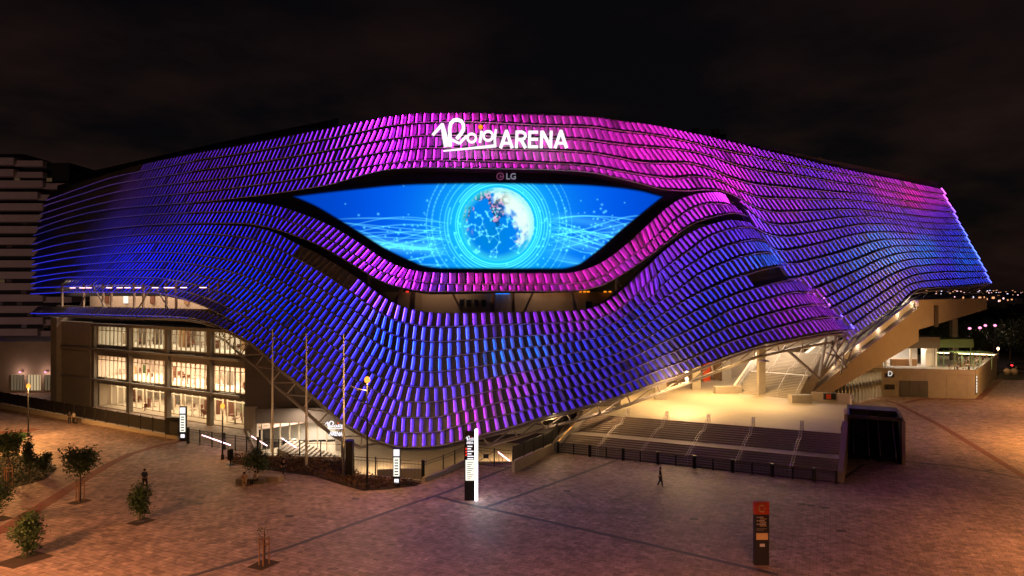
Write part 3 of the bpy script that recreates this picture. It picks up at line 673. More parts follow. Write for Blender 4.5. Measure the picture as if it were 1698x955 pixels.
def stroke(mb, pts, w, to3, t):    # ribbon stroke of width(s) w extruded by t; pts in 2-D, to3 maps (x, y, depth)
    n = len(pts); ws = w if isinstance(w, (list, tuple)) else [w]*n; L = []; Rr = []
    for k in range(n):
        a = Vector(pts[max(0, k-1)]); b = Vector(pts[min(n-1, k+1)]); d = (b-a)
        if d.length < 1e-6: d = Vector((1, 0))
        d.normalize(); nn = Vector((-d.y, d.x))
        if 0 < k < n-1:
            d1 = (Vector(pts[k])-a).normalized(); s_ = abs(d1.dot(d)); ww = ws[k]/2/max(.55, s_)
        else: ww = ws[k]/2
        p = Vector(pts[k]); L.append(p+nn*ww); Rr.append(p-nn*ww)
    for k in range(n-1):
        i = len(mb.v)
        for dz in (0, t):
            for q in (L[k], L[k+1], Rr[k+1], Rr[k]): mb.v.append(tuple(to3(q.x, q.y, dz)))
        for f in ((0,1,2,3),(7,6,5,4),(0,4,5,1),(1,5,6,2),(2,6,7,3),(3,7,4,0)):
            mb.f.append(tuple(i+z for z in f)); mb.m.append(0)
def arc(cx, cy, r_, a0, a1, n=18, ry=None):
    return [(cx+r_*math.cos(R(a0+(a1-a0)*k/n)), cy+(ry or r_)*math.sin(R(a0+(a1-a0)*k/n))) for k in range(n+1)]
def roig(to3, t, parent, m_white, m_dot):
    mb = MB()
    stroke(mb, [(112,285),(170,222),(222,164)], [26,30,34], to3, t)
    stroke(mb, [(216,160),(240,280),(268,408)], [34,56,64], to3, t)
    stroke(mb, [(302,408),(300,320),(297,215),(308,160),(340,125),(382,118),(425,135),(447,175),(445,225),(418,272),(372,325)], 36, to3, t)
    stroke(mb, [(290,322),(345,347),(402,376)], 26, to3, t)
    stroke(mb, [(402,380),(440,335),(486,292)], 26, to3, t)
    stroke(mb, arc(536,316,46,0,360), 24, to3, t)
    stroke(mb, [(644,240),(624,366)], 28, to3, t)
    stroke(mb, arc(714,293,50,0,360), 25, to3, t)
    stroke(mb, [(798,222),(786,318),(790,412)], [24,27,28], to3, t)
    stroke(mb, [(228,456),(500,430),(800,400)], [13,20,30], to3, t)
    mb.build('script_lettering', m_white, parent)
    mb = MB(); stroke(mb, arc(632,197,12,0,360,14), 24, to3, t); mb.build('dot', m_dot, parent)

DS = 77.2
sign = thing('facade_sign', U(830, 250, DS), 'large white illuminated Roig ARENA sign high on the pink facade above the screen', 'sign')
def to_sign(x, y, dz):
    p = U(700+x/6.53, 180+y/6.53, DS); return Vector((p.x, DS+dz, p.z))
roig(to_sign, .25, sign, M['e_white'], M['e_dot'])
# ARENA drawn with the same upright strokes
mb = MB()
def L(x0): return lambda pts: [(x0+a, b) for a, b in pts]
for x0 in (835, 1425):
    q = L(x0); stroke(mb, q([(14, 425), (78, 238)]), 34, to_sign, .25); stroke(mb, q([(78, 238), (140, 425)]), 34, to_sign, .25); stroke(mb, q([(32, 372), (124, 372)]), 26, to_sign, .25)
    stroke(mb, q([(66, 240), (92, 240)]), 22, to_sign, .25)
q = L(1012); stroke(mb, q([(16, 238), (8, 425)]), 32, to_sign, .25); stroke(mb, q([(10, 250), (70, 250), (100, 268), (108, 292), (96, 318), (66, 334), (14, 334)]), 28, to_sign, .25); stroke(mb, q([(58, 334), (108, 425)]), 34, to_sign, .25)
q = L(1150); stroke(mb, q([(16, 238), (10, 425)]), 32, to_sign, .25)
for yy in (252, 330, 411): stroke(mb, q([(12, yy), (106, yy)]), 28, to_sign, .25)
q = L(1280); stroke(mb, q([(16, 238), (10, 425)]), 32, to_sign, .25); stroke(mb, q([(20, 244), (114, 418)]), 34, to_sign, .25); stroke(mb, q([(118, 238), (112, 425)]), 32, to_sign, .25)
mb.build('capital_lettering', M['e_white'], sign)
mb = MB()
for x0, x1, yy in ((120, 800, 320), (840, 1560, 262), (840, 1560, 400)): stroke(mb, [(x0, yy), (x1, yy)], 8, lambda x, y, dz: to_sign(x, y, dz+.45), .1)
for x0 in (180, 420, 660, 900, 1080, 1220, 1340, 1500): mb.tube([to_sign(x0, 320, .3), to_sign(x0, 320, 2.2)], .06, 4)
mb.build('support_frame', M['steel'], sign)

p0 = U(843, 299, Dscr(843, 292)+.1)
maker = thing('screen_maker_sign', p0, 'small dim LG letters with round emblem centred above the video screen', 'sign')
m_lg = emis('dim_lettering', (.45, .42, .55), .42); m_lg2 = emis('dim_emblem', (.4, .1, .25), .5)
dl = Dscr(843, 292)-.05
text_at('LG', U(839.5, 297.5, dl), (1, 0, 0), (0, 0, 1), 16*dl/F, 10.5*dl/F, m_lg, maker, bold=.02)
mb = MB(); tq = lambda x, y, dz: U(x, y, dl)+Vector((0, dz, 0))
stroke(mb, arc(829.5, 292.3, 5.6, 0, 360, 20), 1.1, tq, .05); stroke(mb, [(829.3, 289.5), (829.3, 294.5), (831.5, 294.5)], .9, tq, .05); stroke(mb, [(830.6, 292.3), (834.5, 292.3)], .9, tq, .05)
mb.build('emblem', m_lg2, maker)

# ------------------------------------------------------------------ opening between the lower bands: gallery wall and struts
mb = MB(); gx_ = [585, 640, 700, 760, 830, 900, 960, 1020, 1060]
gw = [U(x, 500, Dfront(x, 500)+5.5) for x in gx_]
for k in range(len(gw)-1): mb.wall(gw[k], gw[k+1], 12.0, 17.2, .3)
mb.build('gallery_wall', M['plaster'], arena)
mb = MB()
for k in range(len(gw)-1):
    a = gw[k]; b = gw[k+1]; mb.face((a+Vector((0, 0, 14.6-a.z)), b+Vector((0, 0, 14.6-b.z)), b+Vector((0, -4.7, 14.6-b.z)), a+Vector((0, -4.7, 14.6-a.z))))
mb.build('gallery_floor', M['concrete_d'], arena)
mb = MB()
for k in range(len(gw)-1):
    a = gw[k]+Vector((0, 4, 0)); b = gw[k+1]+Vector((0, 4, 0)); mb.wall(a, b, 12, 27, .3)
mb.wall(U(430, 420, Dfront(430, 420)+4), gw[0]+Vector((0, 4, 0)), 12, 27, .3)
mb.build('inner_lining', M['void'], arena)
def on_gal(x, y): # point on the gallery wall
    return U(x, y, Dfront(x, 500)+5.1)
for (xa_, xb_, ya, yb) in ((761, 771, 495, 509), (772, 782, 496, 509.5), (785, 794, 496, 509.5), (797, 807, 496, 509.5), (970, 982, 499, 512)):
    a = on_gal(xa_, yb); b = on_gal(xb_, yb); mb = MB(); zt = on_gal(xa_, ya).z
    mb.wall(a, b, a.z, zt, .25); w_ = mb.build('window_frame', M['steel'], arena)
    mb = MB(); mb.wall(a+Vector((.1, -.15, 0)), b+Vector((-.1, -.15, 0)), a.z+.1, zt-.1, .06); mb.build('window_pane', M['navy'], w_)
for (xa_, ya, xb_, yb, rr) in ((675, 470, 653, 500, .22), (686, 470, 683, 512, .33), (745, 484, 770, 518, .14), (819, 480, 815, 520, .3), (850, 478, 851, 520, .2), (888, 484, 866, 518, .14), (944, 480, 957, 518, .26), (1023, 455, 1022, 476, .2), (1018, 465, 1034, 474, .1), (611, 452, 612, 472, .16)):
    mb = MB(); dd0 = Dfront(xa_, 490)+2.6; mb.tube([U(xa_, ya-8, dd0), U(xb_, yb+6, dd0)], rr, 6); mb.build('strut', M['steel'], arena)
mb = MB(); a = on_gal(816, 487.5)+Vector((0, -.3, 0)); b = on_gal(845, 487.5)+Vector((0, -.3, 0)); mb.wall(a, b, a.z, a.z+.45, .1)
mb.build('small_blue_display', M['e_blue'], arena)
for x in (897, 904, 911, 925, 932, 939, 962, 969, 975, 1003, 1011, 676, 703):
    p = on_gal(x, 485)+Vector((0, -.25, .1)); mb = MB(); mb.box(p.x-.16, p.x+.16, p.y-.08, p.y+.08, p.z-.08, p.z+.08); mb.build('indicator_lamp', M['e_dot'] if x > 690 else M['e_red'], arena)
for x, e_ in ((730, 75), (900, 75)):
    d = Dfront(x, 480)+3.2; add_light('AREA', U(x, 468, d), e_*.8, (1, .6, .35), arena, rot=(R(60), 0, 0), size=6, size_y=.4)

# ------------------------------------------------------------------ ground
def gp(lst): return [G(x, y) for x, y in lst]
hole = [(-26.5, 71.5), (-17.6, 70.7), (-14.9, 64.4), (-8.1, 62.2), (-4.7, 68.8), (0.4, 69.0), (6, 78), (6, 88), (-12, 92), (-27, 90), (-32.6, 84)]
outer = [(-3000, -200), (3000, -200), (3000, 5500), (-3000, 5500)]
tri = tessellate_polygon([[Vector((x, y, 0)) for x, y in outer], [Vector((x, y, 0)) for x, y in hole]])
allp = outer+hole; mb = MB(); mb.v = [(x, y, -.05) for x, y in allp]
for t in tri: mb.f.append(tuple(t)); mb.m.append(0)
tag(mb.build('ground', M['farland'], recalc=False), kind='structure')
pl = [(-190, 20), (190, 20), (190, 128), (95, 132), (20, 160), (-100, 140), (-190, 140)]
tri = tessellate_polygon([[Vector((x, y, 0)) for x, y in pl], [Vector((x, y, 0)) for x, y in hole]])
mb = MB(); mb.v = [(x, y, 0) for x, y in pl+hole]
for t in tri: mb.f.append(tuple(t)); mb.m.append(0)
tag(mb.build('plaza_paving', M['paving']), kind='structure')
def strip(name, pts, w, z, m_, kind='structure', world=False):
    P = [Vector((p[0], p[1], 0)) for p in pts] if world else [G(*p) for p in pts]; mb = MB(); L_ = []; R_ = []
    ww = w if isinstance(w, list) else [w]*len(P)
    for k, p in enumerate(P):
        d = (P[min(k+1, len(P)-1)]-P[max(k-1, 0)]).normalized(); n = Vector((-d.y, d.x, 0))*ww[k]/2
        L_.append(p+n); R_.append(p-n)
    for k in range(len(P)-1): mb.face([(q.x, q.y, z) for q in (L_[k], R_[k], R_[k+1], L_[k+1])])
    return tag(mb.build(name, m_), kind=kind)
strip('paving_band', [(250, 975), (324, 953), (480, 907), (671, 839), (740, 816), (843, 776)], .42, .004, M['band'])
strip('paving_band', [(719, 822), (766, 834), (900, 863), (1060, 899), (1290, 953)], .42, .008, M['band'])
strip('paving_band', [(800, 842.5), (820, 836.5), (960, 786.6), (1025, 762)], .4, .012, M['band'])
strip('red_path', [(-120, 925), (0, 881), (60, 845), (123, 805), (150, 788), (185, 768), (216, 753), (262, 739), (303, 731)], [1.2, 1.2, 1.15, 1.1, 1.05, 1.0, .95, .8, .7], .006, M['redband'])
strip('red_path', [(1468, 664), (1489, 670), (1560, 706), (1698, 790), (1800, 850)], .8, .006, M['redband'])
strip('red_path', [(1500, 668), (1530, 661.5), (1622, 662.5), (1660, 628)], .9, .01, M['redband'])
strip('red_path', [(-60, 716), (20, 718.5), (62, 711)], 2.0, .006, M['redband'])
strip('paving_band', [(1489, 764), (1600, 775), (1760, 806)], .35, .004, M['band'])  # flat dark strip standing in for the chain right of the escalators
strip('paving_band', [(1385, 803), (1432, 770)], .35, .004, M['band'])
def plate(name, pts, z, m_, kind='structure', px=True):
    P = [G(*p) for p in pts] if px else [Vector((*p, 0)) for p in pts]; mb = MB()
    tri = tessellate_polygon([P]); mb.v = [(p.x, p.y, z) for p in P]
    for t in tri: mb.f.append(tuple(t)); mb.m.append(0)
    return tag(mb.build(name, m_), kind=kind)
plate('lawn', [(-120, 712), (-60, 722), (20, 718.5), (53, 717), (42, 727), (28, 740), (-10, 752), (-120, 770)], .012, M['grass'])
plate('planting_bed', [(-60, 770), (20, 752), (60, 762), (95, 777), (75, 795), (20, 810), (-60, 815)], .02, M['soil'])
plate('planting_bed', [(372, 758), (430, 758), (567, 765), (600, 792), (700, 801), (690, 806), (640, 812), (600, 814), (520, 790), (440, 779), (385, 768)], .02, M['soil'])
for (x, y, w_) in ((133, 832, 1.7), (235, 865, 1.9), (42, 928, 3.0), (438, 936, 1.9), (-5, 862, 2.0), (10, 806, 1.6)):
    c = G(x, y); mb = MB(); a = w_/2
    mb.face([(c.x-a, c.y-.5*a, .016), (c.x+.2*a, c.y-a, .016), (c.x+a, c.y+.4*a, .016), (c.x-.3*a, c.y+a, .016)]); tag(mb.build('tree_pit', M['soil']), kind='structure')
for (x, y) in ((232, 864.5), (330, 835), (480, 856), (590, 827), (905, 806), (1345, 838), (1368, 842), (1330, 836), (1640, 780), (300, 828), (940, 814), (1150, 860), (1395, 880)):
    c = G(x, y); mb = MB(); mb.box(c.x-.3, c.x+.3, c.y-.2, c.y+.2, 0, .018); tag(mb.build('drain_cover', M['band']), 'dark iron drain cover set flush in the plaza paving', 'drain cover', 'drain covers in the paving')

# sunken court
mb = MB(); mb.v = [(x, y, -2.6) for x, y in hole]
for t in tessellate_polygon([[Vector((x, y, 0)) for x, y in hole]]): mb.f.append(tuple(t)); mb.m.append(0)
tag(mb.build('court_floor', M['terrace']), kind='structure')
mb = MB()
for k in range(len(hole)):
    a, b = hole[k], hole[(k+1) % len(hole)]
    if k in (7, 8, 9): continue
    mb.wall(a, b, -2.6, .14, .25)
tag(mb.build('court_retaining_wall', M['concrete']), 'pale concrete retaining wall round the sunken court under the facade tip', 'wall')
# court steps coming down from the left and from the right
def steps(name, p0, dirv, side, n, rise, tread, width, z0, label, m_=M['concrete']):
    root = thing(name, (p0[0], p0[1], z0), label, 'stairs'); d = Vector((*dirv, 0)).normalized(); s_ = Vector((*side, 0)).normalized()
    mb = MB()
    for k in range(n):
        c = Vector((*p0, 0))+d*tread*(k+.5)+s_*width/2; zt = z0-rise*(k+1)
        mb.obox((c.x, c.y, (zt-3.2)/2+0), d*tread/2, s_*width/2, (0, 0, (zt+3.2)/2))
    mb.build('step_flight', m_, root); return root
court_steps = steps('court_steps', (-26.0, 75.5), (1, 0), (0, 1), 14, .17, .42, 5.5, 0.0, 'pale steps leading down into the sunken court beside the lobby')

def led_rail(a, b, hgt=.95, label=None):
    a = Vector(a); b = Vector(b); root = thing('lit_handrail', a, label, 'handrail', 'glowing handrails of the sunken court')
    mb = MB(); mb.tube([a+Vector((0, 0, hgt)), b+Vector((0, 0, hgt))], .05, 6); mb.build('light_tube', M['e_pink'], root)
    mb = MB()
    for t in (0.02, .35, .68, .98): p = a.lerp(b, t); mb.tube([p, p+Vector((0, 0, hgt-.05))], .025, 5)
    mb.build('rail_post', M['rail'], root)
def Gz(x, y, z): return G(x, y, z)
led_rail(G(335, 736), G(382, 752)+Vector((0, 0, -.1)), 1.0, 'pink-lit handrail furthest left, behind the left railing')
led_rail(U(417, 738, 76), U(443, 754, 76), 1.0, 'pink-lit handrail between the first flagpole and the railing corner')
led_rail(U(467, 741, 78), U(492, 757, 78), 1.0, 'pink-lit handrail between the first two flagpoles')
led_rail(U(848, 783, 69.5), U(826, 765, 73), 1.0, 'pink-lit handrail right of the tall white-edged totem')

steps('court_steps', (-13.2, 66.8), (-.2, 1), (1, .1), 13, .17, .36, 4.6, 0.0, 'pale steps behind the slim court totem leading down under the facade tip')
for k, (x, y) in enumerate(((-13.2, 66.8), (-8.4, 67.3))):
    t_ = thing('court_handrail', (x, y, 0), ('left' if k == 0 else 'right')+' pale handrail of the steps behind the slim court totem', 'handrail')
    mb = MB(); mb.tube([(x, y, .95), (x-.9, y+4.6, -1.3)], .04, 5); mb.build('rail', M['rail'], t_)
    mb = MB()
    for q in (0, .33, .66, 1): mb.tube([(x-.9*q, y+4.6*q, -2.25*q), (x-.9*q, y+4.6*q, .95-2.25*q)], .025, 4)
    mb.build('rail_post', M['rail'], t_)
# ------------------------------------------------------------------ glazed left wing of the arena
e = Vector((.859, -.512, 0)); nrm = Vector((-.512, -.859, 0))       # along the wall, outwards
W0 = Vector((-54.5, 97.3, 0))
def wp(k, out=0, z=0): p = W0+e*9.08*k+nrm*out; return Vector((p.x, p.y, z))
KE = 2.72
mb = MB()
for k in (-1, 0, 1, 2):
    c = wp(k, 0, 6.2); mb.obox(c, e*.34, nrm*.3, (0, 0, 6.2))
    mb.build('column', M['concrete_d'], arena); mb = MB()
for z0, z1, out_ in ((3.55, 4.45, -.5), (7.75, 9.25, -.5), (12.1, 12.5, .3)):
    mb = MB(); a = wp(-1, out_); b = wp(KE, out_); mb.wall(a, b, z0, z1, .7); mb.build('floor_edge_beam', M['concrete_d'], arena)
for z in (4.1, 8.6):
    mb = MB(); mb.wall(wp(-1.9, .7), wp(KE, .7), z, z+.28, .28); mb.build('tie_beam', M['steel'], arena)
for k in (-.55, .45, 1.45, 2.35):
    for z in (4.25, 8.7):
        mb = MB(); a = wp(k-.35, .6, z); b = wp(k, -.1, z+.3)
        mb.obox(wp(k+.05, .2, z), e*1.6, nrm*.1, (0, 0, .22)); mb.build('awning_bracket', M['steel'], arena)
def room(k0, k1, z0, z1, depth, wallc, strength, back_m, seed, blinds=False):
    rnd = random.Random(seed)
    mb = MB(); a = wp(k0, -depth); b = wp(k1, -depth); mb.wall(a, b, z0, z1, .2); 
    mb.wall(wp(k0, -.6), wp(k0, -depth), z0, z1, .2)
    mb.wall(wp(k1, -.6), wp(k1, -depth), z0, z1, .2)
    c = wp((k0+k1)/2, -depth/2-.3)
    hx = (k1-k0)*9.08/2
    mb.obox((c.x, c.y, z0-.06), e*hx, nrm*depth/2, (0, 0, .05)); mb.obox((c.x, c.y, z1+.06), e*hx, nrm*depth/2, (0, 0, .05))
    mb.build('room_shell', back_m, arena)
    n = max(2, int((k1-k0)*3)); mb = MB()
    for i in range(n):
        for q in (.3, .7):
            c = wp(k0+(k1-k0)*(i+.5)/n, -depth*q, z1-.12); mb.obox(c, e*1.0, nrm*.12, (0, 0, .03))
    mb.build('ceiling_light', M['e_room'], arena)
    c = wp((k0+k1)/2, -depth*.45, z1-.3)
    add_light('AREA', c, strength*(k1-k0), (1, .74, .42), arena, rot=(0, 0, math.atan2(e.y, e.x)), size=hx*1.8, size_y=depth*.6)
    # furniture silhouettes
    mb = MB()
    for i in range(int((k1-k0)*7)):
        kk = k0+(k1-k0)*rnd.random(); dd_ = rnd.uniform(.15, .7)*depth; p = wp(kk, -dd_, z0)
        if rnd.random() < .5:
            mb.lathe(p, [(.25, 0), (.04, .05), (.04, .7), (.5, .72), (.5, .76)], 8)
        else:
            mb.obox(p+Vector((0, 0, .45)), (.24, 0, 0), (0, .24, 0), (0, 0, .03)); mb.obox(p+Vector((0, .24, .7)), (.24, 0, 0), (0, .03, 0), (0, 0, .25)); mb.obox(p+Vector((0, 0, .22)), (.05, 0, 0), (0, .05, 0), (0, 0, .22))
    mb.build('furniture', M['chair'], arena)
    mb = MB()
    for i in range(int((k1-k0)*4)):
        p = wp(k0+(k1-k0)*rnd.random(), -depth*rnd.uniform(.35, .95), z0); wd = rnd.uniform(.2, .9); hh = (z1-z0)*rnd.choice((.2, .3, .46)); mb = MB(); mb.obox(p+Vector((0, 0, hh)), e*wd, nrm*.15, (0, 0, hh))
        mb.build('partition', rnd.choice([M['wood'], M['plaster'], M['darkwall'], M['concrete_d'], M['chair'], M['leaf']]), arena)
room(-1, KE, 9.3, 12.1, 7.5, None, 300, M['white'], 1)
room(-1, KE, 4.5, 7.7, 8.5, None, 1250, M['whitebld'], 2)
room(-1, KE, .1, 3.5, 9.5, None, 750, M['plaster'], 3)
# glazing: one frame of mullions with its pane per bay and storey
for bi, (k0, k1) in enumerate(((-.95, -.05), (.05, .95), (1.05, 1.95), (2.05, KE))):
    for z0, z1, out_ in ((.1, 3.5, -2.2), (4.45, 7.75, -.32), (9.25, 12.1, -.32)):
        L_ = (k1-k0)*9.08; n = max(3, int(L_/(.95 if z0 > 1 else 1.5))); mb = MB()
        if bi == 0 and z0 > 9: pass
        for i in range(n+1):
            c = wp(k0+(k1-k0)*i/n, out_, (z0+z1)/2); mb.obox(c, e*.055, nrm*.09, (0, 0, (z1-z0)/2))
        for z in (z0+.05, z1-.05, z1-.65): mb.wall(wp(k0, out_), wp(k1, out_), z-.04, z+.04, .1)
        o = mb.build('mullion_frame', M['mull'], arena)
        mb = MB(); a, b = wp(k0, out_-.02), wp(k1, out_-.02); mb.face(((a.x, a.y, z0), (b.x, b.y, z0), (b.x, b.y, z1), (a.x, a.y, z1))); mb.build('glass_pane', M['glass'], o)
# concrete end block left of the glazing
mb = MB(); a = wp(-1.05, .2); b = wp(-2.0, .2); mb.wall(a, b, 0, 12.6, .5); mb.wall(b, wp(-2.0, -9), 0, 13.2, .5)
mb.obox(wp(-2.05, .25, 6.6), e*.9, nrm*.9, (0, 0, 6.6)); mb.build('end_wall', M['concrete'], arena)
mb = MB(); mb.wall(wp(-1.1, .55), wp(-2.0, .55), 4.15, 4.3, .1); mb.wall(wp(-1.1, .55), wp(-2.0, .55), 8.2, 8.3, .1); mb.build('wall_joint', M['concrete_d'], arena)
# upper-left lit gallery seen in the gap between the lowest bands (z 14.3-17.3)
mb = MB(); mb.wall(wp(-2.6, -1.8), wp(2.3, -1.8), 13.6, 14.9, .3); mb.build('gallery_upstand', M['plaster'], arena)
mb = MB(); mb.wall(wp(-2.6, -7), wp(3.2, -7), 13.6, 19.5, .3); c = wp(.2, -4.6, 13.65); mb.obox(c, e*26, nrm*3.2, (0, 0, .1)); mb.build('gallery_back_wall', M['plaster'], arena)
for k in (-2.3, -1.6, -1.0, -.75, -.1, .15, .75, 1.0, 1.8, 2.0):
    mb = MB(); mb.obox(wp(k, -1.2, 16), e*.13, nrm*.13, (0, 0, 2.4)); mb.build('gallery_post', M['plaster'], arena)
for k in (-1.3, .45):
    for sg in (-1, 1):
        mb = MB(); mb.tube([wp(k, -1.0, 18.3), wp(k+.42*sg, -1.0, 14.6)], .1, 5); mb.build('brace', M['steel'], arena)
add_light('AREA', wp(-.6, -4, 18.9), 3200, (1, .72, .5), arena, rot=(0, 0, math.atan2(e.y, e.x)), size=34, size_y=3)
mb = MB()
for k in (-1.6, -1.3, -1.1, -.5, -.2, 0.02, .3, .75, 1.05, 1.15, 1.45, 1.9):
    mb.obox(wp(k, .4, 17.75), e*.42, nrm*.2, (0, 0, .05))
mb.build('soffit_light', emis('soffit_tube', (1, .55, .6), 3.5), arena)
for k in (-2.0, -1.4, -.6, .35, 1.3):
    mb = MB(); mb.obox(wp(k, -6.7, 16.2), e*.5, nrm*.1, (0, 0, .9)); mb.build('gallery_poster', random.choice([M['e_lcd'], M['chair'], M['wood']]), arena)

# truss under the lower edge of the cladding
def lower_edge(x, dz=0, out_=0):
    y = RL[8](x); d = Dfront(x, y)+out_; p = U(x, y, d); p.z += dz; return p
xs_t = [60, 110, 160, 215, 270, 313, 340, 365, 390, 412, 438, 465, 491, 518, 545, 572, 600, 630, 660, 690, 720, 760, 800, 850, 895, 940, 990, 1040, 1090, 1140, 1180, 1211, 1250, 1290, 1330, 1371, 1405]
outr = [lower_edge(x, -.25, .6) for x in xs_t]
inner = []
for x, p in zip(xs_t, outr):
    if x < 340: q = p+Vector((1.6, 3.4, -.55))
    elif x < 620: q = p+Vector((-2.2*sstep(340, 420, x)*sstep(640, 560, x)+.6, 1.6, -1.6))
    elif x < 800: q = p+Vector((0, 1.8, -.25))
    else: q = p+Vector((.6, 1.2, -1.15))
    inner.append(q)
mb = MB(); mb.tube(outr, .16, 6); mb.build('edge_tube', M['steel'], arena)
mb = MB(); mb.tube(inner, .2, 6); mb.build('chord_tube', M['steel'], arena)
mb = MB()
for k in range(len(outr)-1):
    mb.tube([outr[k], inner[k]], .09, 5); mb.tube([inner[k], outr[k+1]], .08, 5)
mb.build('truss_web', M['steel'], arena)
# soffit sheet under the centre of the front, seen pale from the plaza
mb = MB()
sx_ = [640, 700, 760, 800, 850, 900, 940, 985]
for k in range(len(sx_)-1):
    a, b = sx_[k], sx_[k+1]; pa, pb = lower_edge(a, -.5, 1.4), lower_edge(b, -.5, 1.4)
    mb.face((pa, pb, pb+Vector((-1, 9, -1.0-max(0, pb.z-2.2)*.55)), pa+Vector((-1, 9, -1.0-max(0, pa.z-2.2)*.55))))
mb.build('soffit', M['plaster'], arena)
# dark curved volume and lobby behind the front
cv = [wp(KE, -.3), Vector((-27, 84.6, 0)), Vector((-20, 85.6, 0)), Vector((-10, 88, 0)), Vector((2, 90.5, 0)), Vector((12, 93, 0))]
mb = MB()
for k in range(len(cv)-1): mb.wall(cv[k], cv[k+1], 2.6, 15, .5)
mb.build('curved_wall', M['darkwall'], arena)
mb = MB(); mb.wall(Vector((-31.2, 83.2, 0)), Vector((-21.5, 84.4, 0)), 1.2, 3.0, .6); mb.build('lobby_canopy', M['darkwall'], arena)
mb = MB(); mb.wall(Vector((-22, 85.2, 0)), Vector((-15, 86.3, 0)), -2.6, 4, .5); mb.build('lobby_side_wall', M['concrete'], arena); mb = MB(); mb.wall(wp(KE, -.2), Vector((-31.5, 84.6, 0)), -2.6, 3, .5); mb.build('lobby_side_wall', M['concrete'], arena)
mb = MB(); mb.wall((-32, 90.5), (6, 96), -2.6, 3, .3); mb.build('lobby_back_wall', M['white'], arena)
mb = MB()
for k in range(9):
    t = k/8; p = Vector((-31, 84.5, -.7)).lerp(Vector((-22, 85.3, -.7)), t); mb.obox(p, (.07, 0, 0), (0, .07, 0), (0, 0, 1.9))
o = mb.build('mullion_frame', M['mull'], arena)
mb = MB(); mb.face(((-31, 84.45, -2.6), (-22, 85.25, -2.6), (-22, 85.25, 1.2), (-31, 84.45, 1.2))); mb.build('glass_pane', M['glass'], o)
add_light('AREA', (-26.5, 88, 2.2), 1800, (1, .78, .55), arena, size=8, size_y=3)
add_light('AREA', (-25, 81, 3.0), 900, (1, .78, .55), arena, size=3, size_y=3)
add_light('AREA', (-11.5, 75.5, .5), 2600, (1, .66, .35), arena, size=7, size_y=3)
add_light('AREA', (0, 78, 1.2), 1000, (1, .62, .3), arena, size=5, size_y=3)
# small lit logo on the lobby wall
ls = thing('lobby_sign', U(555, 724, 72.5), 'small tilted white glowing arena logo beside the lobby at the third flagpole', 'sign')
def to_l(x, y, dz):
    p = U(538+(x-100)*.042, 697+(y-100)*.042*.9+.08*(x-100)*.042, 72.5); return Vector((p.x, 72.5+dz, p.z))
roig(to_l, .1, ls, M['e_white'], M['e_red'])
text_at('ARENA', U(546, 722, 72.5), (1, 0, -.06), (.06, 0, 1), 22*72.5/F, 7*72.5/F, M['e_white'], ls, bold=.02)
mb = MB()
for xx in (543, 560): mb.tube([U(xx, 708, 72.7), U(xx, 706, 75.5)], .05, 4)
mb.build('bracket', M['steel'], ls)

# ------------------------------------------------------------------ terrace, grand stairs, right wing
A = Vector((4.9, 73.4, 0)); B_ = Vector((29.4, 61.9, 0)); A2 = Vector((9.2, 79.7, 0)); B2 = Vector((33.3, 69.0, 0))
ZT = 3.0
mb = MB(); mb.poly([(A2.x, A2.y), (B2.x, B2.y), (34.4, 71.5), (43, 86.6), (44.5, 97), (62, 125), (16, 125), (7, 92)], .02, ZT); tag(mb.build('terrace', M['terrace']), 'raised pale terrace at the head of the wide stairs under the facade', 'terrace')
stairs = thing('grand_staircase', tuple(A), 'wide pale outdoor staircase climbing from the plaza fence to the lit terrace', 'stairs')
ss = [0]; n1 = 9
tr = 1/(18+4.5)
for k in range(18): ss.append(ss[-1]+(tr*5.5 if k == 8 else tr))
mt = MB(); mr_ = MB()
def SP(s, t, z): a = A.lerp(A2, s); b = B_.lerp(B2, s); p = a.lerp(b, t); return Vector((p.x, p.y, z))
for k in range(18):
    z = ZT/18*(k+1); s0, s1 = ss[k], ss[k+1]
    mt.face((SP(s0, 0, z), SP(s0, 1, z), SP(s1, 1, z), SP(s1, 0, z)))
    mr_.face((SP(s0, 0, z-ZT/18), SP(s0, 1, z-ZT/18), SP(s0, 1, z), SP(s0, 0, z)))
mt.build('tread_flight', M['concrete'], stairs); mr_.build('riser_flight', M['riser'], stairs)
def handrail(t, par_, name='handrail'):
    mb = MB()
    for off in (-.004, .004):
        pts = [SP(.0, t+off, 1.0), SP(ss[9]-.02, t+off, 1.5+.95), SP(ss[9]+tr*4.5, t+off, 1.5+1.0), SP(1.0, t+off, 3.95), SP(1.04, t+off, 3.95), SP(1.05, t+off, 3.0)]
        mb.tube(pts, .03, 5)
        for s_, z_ in ((0, 0), (.2, .7), (ss[9], 1.5), (ss[9]+tr*4.5, 1.5), (.8, 2.35), (1.0, 3.0)): mb.tube([SP(s_, t+off, z_), SP(s_, t+off, z_+.95)], .022, 5)
    return mb.build(name, M['rail'], par_)
for t in (.165, .335, .505, .68, .86): handrail(t, stairs)
mb = MB(); mb.wall(A+Vector((-.3, .2, 0)), A2+Vector((-.3, .2, 0)), 0, 1.0, .35, z1b=4.0); mb.wall(A2+Vector((-.3, .2, 0)), A2+Vector((.8, 4.5, 0)), 0, 4.0, .35); mb.build('left_cheek_wall', M['concrete'], stairs)
mb = MB(); mb.wall(B_+Vector((.4, 0, 0)), B2+Vector((.5, .3, 0)), 0, 1.0, .5, z1b=4.1); mb.build('right_cheek_wall', M['plaster'], stairs)
mb = MB(); mb.tube([A+Vector((.1, .2, 1.15)), A2+Vector((.1, .1, 4.1))], .05, 6); mb.build('wall_handrail', M['gold'], stairs)

